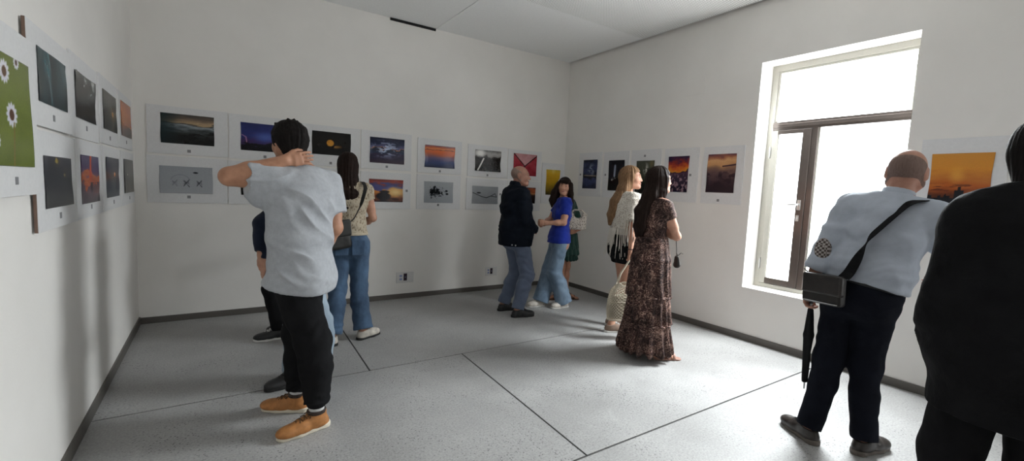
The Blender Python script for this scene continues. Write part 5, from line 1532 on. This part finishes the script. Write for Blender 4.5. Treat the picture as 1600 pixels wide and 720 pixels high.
S.chain([C + b * .05, C + b * .085 - Z3 * .12, J['nek'] + b * .125 - Z3 * .10, J['nek'] + b * .165 - Z3 * .24, J['nek'] + b * .175 - Z3 * .34], [(.088, .058), (.098, .050), (.105, .042), (.075, .034), (.030, .016)], J['rc'], .03)
for x in (-1, 1): S.chain([C + r_ * x * .078 - f_ * .005 + u_ * .03, C + r_ * x * .080 - f_ * .025 - u_ * .09, C + r_ * x * .082 - f_ * .05 - u_ * .18], [(.020, .040), (.022, .040), (.024, .03)], r_, .02)
P.add('hair', S, HR_BLOND, .0055, both(strands(J, .007), lumps(10, .004)), None, 1)
CRO = spotted('white_crochet', hx('d6d0c6'), hx('8a7869'), 78, .16, .46, (1, 1, 1), .95, 1.0, 'F1', .012)
TOPW = cloth('white_cotton_top', hx('c8c4be'), .08, 12, 700)
S = Solid(); torso(S, J, P.g, .008, 1); shoulders(S, J, P.g, .006); S.cut(J['pel'] + V3(0, 0, .06), -Z3); S.cut(J['nek'], nrm(J['nek'] - J['upc'])); P.add('top', S, TOPW, .007)
S = Solid(); shoulders(S, J, P.g, .022, .06); torso(S, J, P.g, .032, 2, 6, .05)
arm(S, J, P.g, 'R', .030, .80, .05, 1, 1.25); arm(S, J, P.g, 'L', .030, .80, .05, 1, 1.25)
S.seg(J['che'] + b * .04 + Z3 * .05, J['pel'] + b * .055 + Z3 * .17, (.17, .10), (.165, .095), J['rc'], .05)
for x in (-1, 1): S.seg(J['sh' + 'LR'[(x + 1) // 2]] + V3(0, 0, -.03), J['che'] + J['rc'] * x * .17 + V3(0, 0, -.10), .06, .045, (1, 0, 0), .05)
S.cut(J['pel'] + V3(0, 0, .19), (0, 0, -1)); S.cut(J['nek'] + V3(0, 0, .0), nrm(J['nek'] - J['upc']) + J['fc'] * .15)
P.shawl = S
sh = P.add('shawl', S, CRO, .006, both(lumps(10, .006), wrinkle((.2, .2, 1), 10, .004, 2)))
mb = MB(); rg = random.Random(4)
for i in range(90):   # fringe strands hang from the lower edge of the shawl
    a = 2 * math.pi * i / 90
    d = J['rc'] * math.cos(a) + J['fc'] * math.sin(a)
    c0 = J['pel'] + V3(0, 0, .20)
    lo_, hi_ = 0.02, .5
    for _ in range(18):
        m_ = (lo_ + hi_) / 2
        if P.shawl.at(c0 + d * m_ + V3(0, 0, .01))[0] < 0: lo_ = m_
        else: hi_ = m_
    p0 = c0 + d * (lo_ - .004) + V3(0, 0, .008); L_ = rg.uniform(.13, .22) * (1.55 if math.sin(a) < -.2 else .85)
    sw = V3(rg.uniform(-.02, .02), rg.uniform(-.02, .02), 0) + d * .015
    mb.tube([p0, p0 + V3(0, 0, -L_ * .4) + sw * .6, p0 + V3(0, 0, -L_ * .75) + sw, p0 + V3(0, 0, -L_) + sw * 1.6], [.0042, .0036, .0034, .0024], 5)
FR = P.addmb('fringe', mb, cloth('white_yarn', hx('d6d0c6'), .06, 20, 500), sh); FR['kind'] = 'stuff'
mb = MB()
for i in range(16):   # longer strands from the sleeve edge
    a = 2 * math.pi * i / 16; m = J['shR'] + (J['elR'] - J['shR']) * .80
    p0 = m + V3(math.cos(a), math.sin(a), 0) * .068; L_ = rg.uniform(.14, .24)
    mb.tube([p0 + Z3 * .02, p0 - Z3 * L_ * .5 + V3(math.cos(a), math.sin(a), 0) * .012, p0 - Z3 * L_ + V3(rg.uniform(-.02, .02), rg.uniform(-.02, .02), 0)], [.0042, .0036, .0024], 5)
P.addmb('sleeve_fringe', mb, cloth('white_sleeve_yarn', hx('d6d0c6'), .06, 20, 500), sh)['kind'] = 'stuff'
# black shorts
S = Solid(); torso(S, J, P.g, .014, 0, 3)
for x in (-1, 1): S.ell(J['pel'] + J['rh'] * x * .075 - J['fh'] * .055 - V3(0, 0, .05), (.098, .098, .10), (J['rh'], J['fh'], Z3), .05)
for sd in 'LR':
    h = J['hp' + sd]; kk = J['kn' + sd]; S.seg(h, h + (kk - h) * .36, .108, .112, (1, 0, 0), .04, flat=(0, 1))
S.cut(J['pel'] + V3(0, 0, .13), Z3); P.add('shorts', S, C_BLACK, .0065, both(lumps(9, .005), wrinkle((.2, 0, 1), 9, .004)))
TAUPE = cloth('taupe_knit', hx('7d6a5e'), .12, 20, 500)
for sd in 'LR': shoe(P, J['an' + sd], J['ta' + sd], (TAUPE, R_WHITE, LACE_WH), 'low', .258)
mb = MB(); mb.tube([J['wrR'] + V3(.029 * math.cos(a), .029 * math.sin(a), .03) for a in np.linspace(0, 2 * math.pi, 20)], .004, 6, False); P.addmb('bracelet', mb, plain('dark_bead_bracelet', (.05, .03, .03), .4))
# net bag
hand = J['wrR'] + V3(.01, -.012, -.085)
bb = V3(3.405, 3.055, .185)
R_ = top_thing('net_bag', bb, 'cream macrame net bag hanging from the hand of the blond person', 'bag')
YARN = cloth('cream_cotton_cord', hx('cdc3b0'), .08, 20, 500)
axu = nrm(V3(.86, -.5, 0)); axv = nrm(V3(.5, .86, 0))
def bagpt(a, t):          # a: angle round the bag, t: 0 bottom .. 1 rim
    wid = .155 * (1 - .18 * (t - .35) ** 2 * 4) * (1 - .30 * ss(.75, 1, t)); dep = .062 * (1 - .35 * ss(.6, 1, t))
    c = bb + V3(-.012 * (1 - t), 0, .018 + t * .36)
    return c + axu * wid * math.copysign(abs(math.cos(a)) ** .7, math.cos(a)) + axv * dep * math.copysign(abs(math.sin(a)) ** .8, math.sin(a)) + V3(0, 0, .012 * math.sin(a * 5 + t * 7) * t)
mb = MB(); nn = 30
for k_ in range(nn):
    for sgn in (1, -1):
        mb.tube([bagpt(2 * math.pi * k_ / nn + sgn * t * 2.4, t) for t in np.linspace(0, 1, 26)], .0034, 5)
for t in (0, .02, .5, .97, 1.0): mb.tube([bagpt(a, t) for a in np.linspace(0, 2 * math.pi, 48)], .006 if t in (0, .02) else .0045, 6, False)
add_to(R_, bb, 'net', YARN, mb=mb)
S = Solid(); S.seg(bb + V3(-.010, 0, .050), bb + V3(0, 0, .24), (.140, .054), (.120, .046), axu, .01, cap=.03, sup=2.6)
add_to(R_, bb, 'lining', cloth('pale_cotton_lining', hx('b3aa98'), .12, 8, 600), S, .006, lumps(9, .008))
mb = MB()
for sgn in (-1, 1):
    e0 = bagpt(0, 1) + axv * sgn * .02; e1 = bagpt(math.pi, 1) + axv * sgn * .02
    mb.tube([e0, e0 * .55 + hand * .45 + axu * .03, hand + axu * .022 + axv * sgn * .008, hand + V3(0, 0, .012) + axv * sgn * .008, hand - axu * .022 + axv * sgn * .008, e1 * .55 + hand * .45 - axu * .03, e1], .0065, 7)
add_to(R_, bb, 'handle', YARN, mb=mb)

# ------------------------------------------------------------------ 9: maxi dress, folded arms
def paisley():
    m, nt, b = new_mat('brown_paisley_print')
    v = coords(nt)
    dn = N(nt, 'ShaderNodeTexNoise', Scale=9.0, Detail=4.0); nt.links.new(v, dn.inputs['Vector'])
    vm = N(nt, 'ShaderNodeVectorMath', operation='MULTIPLY_ADD'); vm.inputs[1].default_value = (.16,) * 3
    nt.links.new(dn.outputs['Color'], vm.inputs[0]); nt.links.new(v, vm.inputs[2])
    n1 = N(nt, 'ShaderNodeTexNoise', Scale=11.0, Detail=2.0, Distortion=1.6); nt.links.new(vm.outputs[0], n1.inputs['Vector'])
    wv = N(nt, 'ShaderNodeMath', operation='MULTIPLY'); wv.inputs[1].default_value = 42; nt.links.new(n1.outputs['Fac'], wv.inputs[0])
    sn = N(nt, 'ShaderNodeMath', operation='SINE'); nt.links.new(wv.outputs[0], sn.inputs[0])
    n2 = N(nt, 'ShaderNodeTexNoise', Scale=70.0, Detail=3.0, Roughness=.7); nt.links.new(v, n2.inputs['Vector'])
    m0 = N(nt, 'ShaderNodeMath', operation='MULTIPLY_ADD'); m0.inputs[1].default_value = .26; nt.links.new(sn.outputs[0], m0.inputs[0]); nt.links.new(n2.outputs['Fac'], m0.inputs[2])
    r = ramp(nt, [(.18, hx('291b1a')), (.50, hx('432d2a')), (.68, hx('6f564d')), (.90, hx('a8948a'))])
    nt.links.new(m0.outputs[0], r.inputs['Fac'])
    big = N(nt, 'ShaderNodeTexNoise', Scale=6.5, Detail=5.0); nt.links.new(v, big.inputs['Vector'])
    br = ramp(nt, [(.38, (0.32, 0.27, 0.27)), (.50, (.75, .7, .68)), (.64, (1.5, 1.42, 1.36))]); nt.links.new(big.outputs['Fac'], br.inputs['Fac'])
    mx = N(nt, 'ShaderNodeMix', data_type='RGBA', blend_type='MULTIPLY'); mx.inputs['Factor'].default_value = 1
    nt.links.new(r.outputs['Color'], mx.inputs['A']); nt.links.new(br.outputs['Color'], mx.inputs['B'])
    nt.links.new(mx.outputs['Result'], b.inputs['Base Color'])
    f = N(nt, 'ShaderNodeTexNoise', Scale=60, Detail=3.0); nt.links.new(v, f.inputs['Vector']); add_bump(nt, b, f.outputs['Fac'], .25, .004)
    b.inputs['Roughness'].default_value = .75; b.inputs['Specular IOR Level'].default_value = .3
    return m
PAIS = paisley()
P = Person((3.26, 2.63), -20, 'person with long dark hair in brown patterned tiered maxi dress with folded arms', 1.70)
J = pose(P, -22, -20, (3.285, 2.645, .92), wai=(3.285, 2.65, 1.07), che=(3.285, 2.66, 1.24), nek=(3.30, 2.67, 1.435), head=(3.332, 2.66, 1.590), headang=(-24, 4, 2), anL=(3.30, 2.74, .06), anR=(3.285, 2.500, .06), toeL=-20, toeR=-30, g=FEM, shw=.160,
         shR=(3.265, 2.525, 1.375), elR=(3.385, 2.475, 1.105), wrR=(3.435, 2.66, 1.135), shL=(3.355, 2.815, 1.37), elL=(3.44, 2.85, 1.12), wrL=(3.425, 2.64, 1.115))
P.g = dict(FEM, hip=.146, hipd=.100, wai=.112, waid=.085, che=.134)
skin_body(P, SK_B, {'L': dict(d=V3(-.1, -.9, .05), n=V3(-.9, .1, -.1), t=V3(0, 0, 1), curl=(15, 25, 20)), 'R': dict(d=V3(.0, .9, 0), n=V3(-.9, .2, 0), t=V3(0, 0, 1))}, .0055, .012, 1, True, .75)
face_bits(P, HR_BLACK)
S = Solid(); hair_cap(S, J, .017, .052, .060, -.05); b = -J['fc']; C, r_, f_, u_ = J['hed'], J['hr'], J['hf'], J['hu']
S.chain([C + b * .05, C + b * .085 - Z3 * .13, J['nek'] + b * .125 - Z3 * .12, J['nek'] + b * .135 - Z3 * .26, J['nek'] + b * .13 - Z3 * .355], [(.090, .060), (.098, .050), (.105, .042), (.095, .034), (.055, .016)], J['rc'], .03)
for x in (-1, 1): S.chain([C + r_ * x * .080 + f_ * .010 + u_ * .03, C + r_ * x * .083 - f_ * .010 - u_ * .09, C + r_ * x * .088 - f_ * .04 - u_ * .19], [(.020, .042), (.022, .044), (.024, .04)], r_, .02)
P.add('hair', S, HR_BROWN, .0055, both(strands(J, .006), lumps(10, .003)), None, 1)
S = Solid(); torso(S, J, P.g, .014, 1); shoulders(S, J, P.g, .010); arm(S, J, P.g, 'L', .022, .42, .03, 1, 1.05); arm(S, J, P.g, 'R', .022, .42, .03, 1, 1.05)
for x in (-1, 1): S.ell(J['che'] + J['rc'] * x * .065 + J['fc'] * .09 + Z3 * .01, (.062, .058, .06), (J['rc'], J['fc'], Z3), .05)
S.cut(J['nek'] + V3(0, 0, -.02), nrm(J['nek'] - J['upc']) + J['fc'] * .35); S.cut(J['pel'] + V3(0, 0, .13), -Z3)
P.add('dress_bodice', S, PAIS, .006, both(wrinkle((.2, .2, 1), 12, .003, 5, .9), lumps(9, .003, 3)))
mb = MB(); S = Solid(); torso(S, J, P.g, .016, 1, 4); S.cut(J['wai'] + V3(0, 0, .03), Z3); S.cut(J['wai'] + V3(0, 0, .0), -Z3); P.add('waistband', S, PAIS, .006)
SC = V3(3.278, 2.640, 0)
ruffle(P, 1.085, .55, .140, .203, PAIS, 'skirt_tier', 15, .010, ctr=SC - J['fh'] * .010, dep=.95, mid=.176); ruffle(P, .575, .31, .200, .228, PAIS, 'skirt_tier', 18, .015, ctr=SC + V3(-.006, 0, 0), dep=.86); ruffle(P, .335, .072, .222, .268, PAIS, 'skirt_tier', 19, .024, ctr=SC + V3(-.02, 0, 0), dep=.86)
mb = MB()
for z_, r0_ in ((.565, .208), (.322, .232)):
    pts = [SC + V3(-.006, 0, 0) + J['rh'] * math.cos(a) * (r0_ + .010 * math.sin(15 * a)) + J['fh'] * math.sin(a) * (r0_ * .86 + .010 * math.sin(15 * a)) + Z3 * (z_ + .004 * math.sin(23 * a)) for a in np.linspace(0, 2 * math.pi, 160)]
    mb.tube(pts, .007, 6, False)
P.addmb('tier_ruffle', mb, PAIS)
ROSE = leather('rose_sandal_leather', hx('a07a6c'), .5)
for sd in 'LR': sandal(P, J['an' + sd] + J['ft' + sd] * .03, J['ta' + sd], ROSE, ROSE)
# little dark purse
bb = V3(3.50, 2.535, .79)
R_ = top_thing('small_purse', bb, 'small dark drawstring purse hanging in front of the maxi dress', 'bag')
S = Solid(); S.seg(bb + V3(0, 0, .045), bb + V3(-.01, 0, .115), (.036, .026), (.022, .016), (0, 1, 0), .02); add_to(R_, bb, 'bag_body', leather('black_purse_leather', hx('1e1916'), .5), S, .0045, lumps(20, .003))
mb = MB(); mb.tube([bb + V3(-.01, .0, .12), bb + V3(-.035, -.01, .20), V3(3.415, 2.50, 1.08)], .0035, 6); mb.tube([bb + V3(-.01, 0, .125), bb + V3(.02, .02, .15), bb + V3(.035, .02, .12)], .003, 6); mb.tube([bb + V3(-.01, 0, .125), bb + V3(.01, -.03, .16), bb + V3(.03, -.035, .15)], .003, 6)
add_to(R_, bb, 'strap', leather('black_cord_leather', hx('1a1614'), .6), mb=mb)

# ------------------------------------------------------------------ 10: light blue shirt, seen from behind at the window
P = Person((3.10, 1.06), 0, 'balding person in light blue shirt and dark trousers seen from behind at the window', 1.76)
J = pose(P, 5, -2, (3.185, 1.035, .92), wai=(3.21, 1.01, 1.08), che=(3.235, .985, 1.28), nek=(3.275, .945, 1.500), head=(3.315, .925, 1.645), headang=(10, -6, 4), anL=(3.025, 1.165, .085), anR=(3.165, .930, .085), toeL=62, toeR=-12, g=MALE, shw=.200,
         shL=(3.215, 1.135, 1.435), elL=(3.135, 1.225, 1.165), wrL=(3.085, 1.275, .915), shR=(3.27, .765, 1.425), elR=(3.36, .69, 1.16), wrR=(3.55, .78, 1.05), knL=(3.13, 1.14, .50), knR=(3.21, .975, .50))
P.g = dict(MALE, hip=.178, hipd=.125, wai=.172, waid=.135, che=.180, ched=.132)
P.J['hs'] = 1.10
skin_body(P, SK_D, {'L': dict(d=V3(0, 0, -1), n=V3(0, -.9, 0), t=V3(.9, 0, 0), curl=(35, 50, 35))}, .0055)
face_bits(P, HR_GREY)
cropped(P, hair_mat('cropped_dark_grey_hair', (0.175, 0.120, 0.102), (0.24, 0.170, 0.148), .8), .035)
SHIRT = cloth('light_blue_oxford', hx('b0b7c3'), .06, 14, 900, .85, .2)
S = Solid(); torso(S, J, P.g, .026, 0, 6, .06); shoulders(S, J, P.g, .020); arm(S, J, P.g, 'L', .024, 1.80, .03, 1, 1.05); arm(S, J, P.g, 'R', .024, 1.85, .03, 1, 1.05)
upv = nrm(J['wai'] - J['pel']); S.cut(J['pel'] + upv * .075, -upv); S.cut(J['nek'] + V3(0, 0, .012), nrm(J['nek'] - J['upc']) + J['fc'] * .2)
S.seg(J['pel'] + upv * .16, J['pel'] + upv * .10, (.205, .165), (.185, .145), J['rc'], .04); S.cut(J['pel'] + upv * .070, -upv)
P.add('shirt', S, SHIRT, .006, both(wrinkle((.1, .6, .8), 7, .006, 5, 1.0), lumps(6, .006, 3), wrinkle((0, .2, 1), 14, .004, 9, .8, lambda Pp: ss(1.22, 1.08, Pp[:, 2])))); P.top = S
S = Solid(); nv = nrm(J['hed'] - J['nek'])
S.seg(J['nek'] - nv * .005, J['nek'] + nv * .048 , (.082, .076), (.076, .071), J['rc'], .01, flat=(1, 1)); S.seg(J['nek'] - nv * .05, J['nek'] + nv * .12, (.060, .058), None, J['rc'], .005, mode='s')
P.add('collar', S, SHIRT, .0055)
ck, nt, b_ = new_mat('brown_check_patch'); chn = N(nt, 'ShaderNodeTexChecker', Scale=80.0); chn.inputs['Color1'].default_value = (*hx('453a36'), 1); chn.inputs['Color2'].default_value = (*hx('a79f9b'), 1)
nt.links.new(coords(nt), chn.inputs['Vector']); nt.links.new(chn.outputs['Color'], b_.inputs['Base Color']); b_.inputs['Roughness'].default_value = .9
pc = J['elL'] + V3(-.055, -.012, .01); S = Solid(); S.ell(pc, (.040, .045, .068), None, 0); Sx = Solid(); arm(Sx, J, P.g, 'L', .0335, 1.80, .03)
S2 = Solid(); S2.ops = [(m_, f_x, l_, h_, k_) for m_, f_x, l_, h_, k_ in Sx.ops] ; S2.ops.append(('i', S.ops[0][1], S.ops[0][2] - .4, S.ops[0][3] + .4, 0.004))
P.add('elbow_patch', S2, ck, .0055, None)
C_DK = cloth('dark_navy_wool', hx('15171f'), .2, 7, 700, .9, .3)
trousers(P, C_DK, (.094, .078, .070, .068), .014, J['pel'] + upv * .095, 1.0, .0065, both(wrinkle((.2, .1, 1), 7, .003, 3, .9), lumps(7, .004, 4)))
S = Solid(); torso(S, J, P.g, .022, 1, 3); S.cut(J['pel'] + upv * .098, upv); S.cut(J['pel'] + upv * .062, -upv); P.add('belt', S, L_BLACK, .006)
L_DKB = leather('dark_brown_shoe_leather', hx('2b2522'), .35)
for sd in 'LR': shoe(P, J['an' + sd], J['ta' + sd], (L_DKB, plain('grey_brown_rubber_' + sd.lower(), hx('5d554e'), .6), LACE_BK), 'sneaker', .295)
# his bag
bb = V3(2.985, 1.150, .865)
R_ = top_thing('crossbody_bag', bb, 'dark leather crossbody bag on the hip of the person in the light blue shirt', 'bag')
fr = (nrm(V3(-.25, -1, .04)), nrm(V3(1, -.25, 0)), nrm(V3(0, .04, 1))); S = Solid(); S.box(bb + V3(0, 0, .085), (.115, .030, .088), fr, .016); bag = add_to(R_, bb, 'bag_body', leather('worn_black_leather', hx('211d1b'), .45), S, .0055)
S = Solid(); S.box(bb + V3(-.018, 0, .115), (.117, .020, .060), fr, .012); add_to(R_, bb, 'flap', leather('worn_black_flap', hx('292422'), .42), S, .0055)
mb = MB(); mb.tube([bb + fr[0] * x - V3(.035, 0, -.010) for x in np.linspace(-.10, .10, 12)], .0028, 6); add_to(R_, bb, 'zip', M_STEEL, mb=mb)
full = Solid().merge(P.top).merge(P.trou)
Qp, Qn = drape(full, [bb + fr[0] * .11 + V3(-.01, 0, .17), J['pel'] + V3(-.20, .0, .14), J['che'] + V3(-.22, -.02, .0), J['nek'] + V3(-.14, -.10, -.02), J['nek'] + V3(-.02, -.155, .0), J['che'] + V3(.22, -.02, .08), J['pel'] + V3(.22, .08, .15), J['pel'] + V3(.02, .26, .06), bb - fr[0] * .11 + V3(.0, 0, .17)], .020, 110)
mb = MB(); mb.ribbon(Qp, Qn, .056, .004); add_to(R_, bb, 'strap', cloth('black_webbing', (.010, .010, .011), .1, 30, 600), mb=mb, smooth=False)
# folded umbrella in his left hand
hu0 = J['wrL'] + V3(.0, -.028, -.075)
ub = hu0 + V3(-.015, -.015, -.55)
R_ = top_thing('folded_umbrella', ub, 'long black folded umbrella held in the left hand of the light blue shirt person', 'umbrella')
ax_ = nrm(hu0 - ub)
S = Solid(); S.seg(ub + ax_ * .05, ub + ax_ * .34, .014, .026, (1, 0, 0), .01); S.seg(ub + ax_ * .34, ub + ax_ * .50, .026, .014, (1, 0, 0), .01)
add_to(R_, ub, 'canopy', cloth('black_umbrella_cloth', (.012, .012, .013), .2, 20, 600, .7), S, .005, lambda Pp, n: .003 * np.sin(np.arctan2(Pp[:, 1] - hu0[1], Pp[:, 0] - hu0[0]) * 5 + Pp[:, 2] * 12))
mb = MB(); mb.tube([ub, ub + ax_ * .06], .005, 8); mb.tube([ub + ax_ * .49, ub + ax_ * .56], .006, 8); add_to(R_, ub, 'shaft', M_STEEL, mb=mb)
mb = MB(); mb.tube([ub + ax_ * .54, ub + ax_ * .66], [.012, .013], 10); add_to(R_, ub, 'grip', R_BLACK, mb=mb)

# ------------------------------------------------------------------ 11: black coat at the edge of the view
P = Person((2.42, .33), 20, 'person in black coat with a dark hair bun, nearest at the frame edge', 1.74)
J = pose(P, 20, 18, (2.40, .30, .92), wai=(2.405, .30, 1.08), che=(2.42, .30, 1.27), nek=(2.425, .300, 1.515), head=(2.470, .312, 1.655), headang=(14, -8, 0), anL=(2.36, .42, .085), anR=(2.44, .16, .085), toeL=40, toeR=0, g=MALE, shw=.185,
         shL=(2.36, .440, 1.415), elL=(2.30, .465, 1.12), wrL=(2.42, .53, .93), shR=(2.50, .13, 1.405), elR=(2.55, .02, 1.12), wrR=(2.72, .08, 1.0))
P.g = dict(MALE, hip=.185, hipd=.135, wai=.175, waid=.14, che=.185, ched=.135)
skin_body(P, SK_A, None, .007)
face_bits(P, HR_BLACK)
S = Solid(); hair_cap(S, J, .014, .05, .062, -.03); S.ell(J['hed'] - J['hf'] * .135 + J['hu'] * .03, (.048, .045, .048), (J['hr'], J['hf'], J['hu']), .02)
S.chain([J['hed'] - J['hf'] * .10 - J['hu'] * .02, J['hed'] - J['hf'] * .135 - J['hu'] * .07], [.028, .016], J['hr'], .02)
S.seg(J['hed'] - J['hf'] * .03 - J['hu'] * .02, J['nek'] - J['fc'] * .03 + V3(0, 0, .03), (.088, .075), (.072, .062), J['hr'], .03)
P.add('hair', S, HR_BLACK, .006, strands(J, .004))
COAT = cloth('black_padded_cloth', (.0085, .0085, .0095), .25, 6, 500, .8, .4)
S = Solid(); torso(S, J, P.g, .040, 0, 6, .07); shoulders(S, J, P.g, .030, .07); arm(S, J, P.g, 'L', .032, 1.9, .05, 1); arm(S, J, P.g, 'R', .032, 1.9, .05, 1)
S.seg(J['pel'] + V3(0, 0, .05), J['pel'] + V3(0, 0, -.20), (.215, .175), (.225, .19), J['rh'], .06); S.cut(J['pel'] + V3(0, 0, -.22), -Z3); S.cut(J['nek'] + V3(0, 0, .03), nrm(J['nek'] - J['upc']) + J['fc'] * .25)
P.add('coat', S, COAT, .007, both(wrinkle((.3, .5, .7), 4, .006, 7, .9), lumps(4, .012, 2), lumps(11, .003, 5)))
trousers(P, C_BLACK, (.110, .092, .084, .075), .016, None, .98, .008, lumps(7, .006))
for sd in 'LR': shoe(P, J['an' + sd], J['ta' + sd], (L_BLACK, R_BLACK, LACE_BK), 'sneaker', .285)
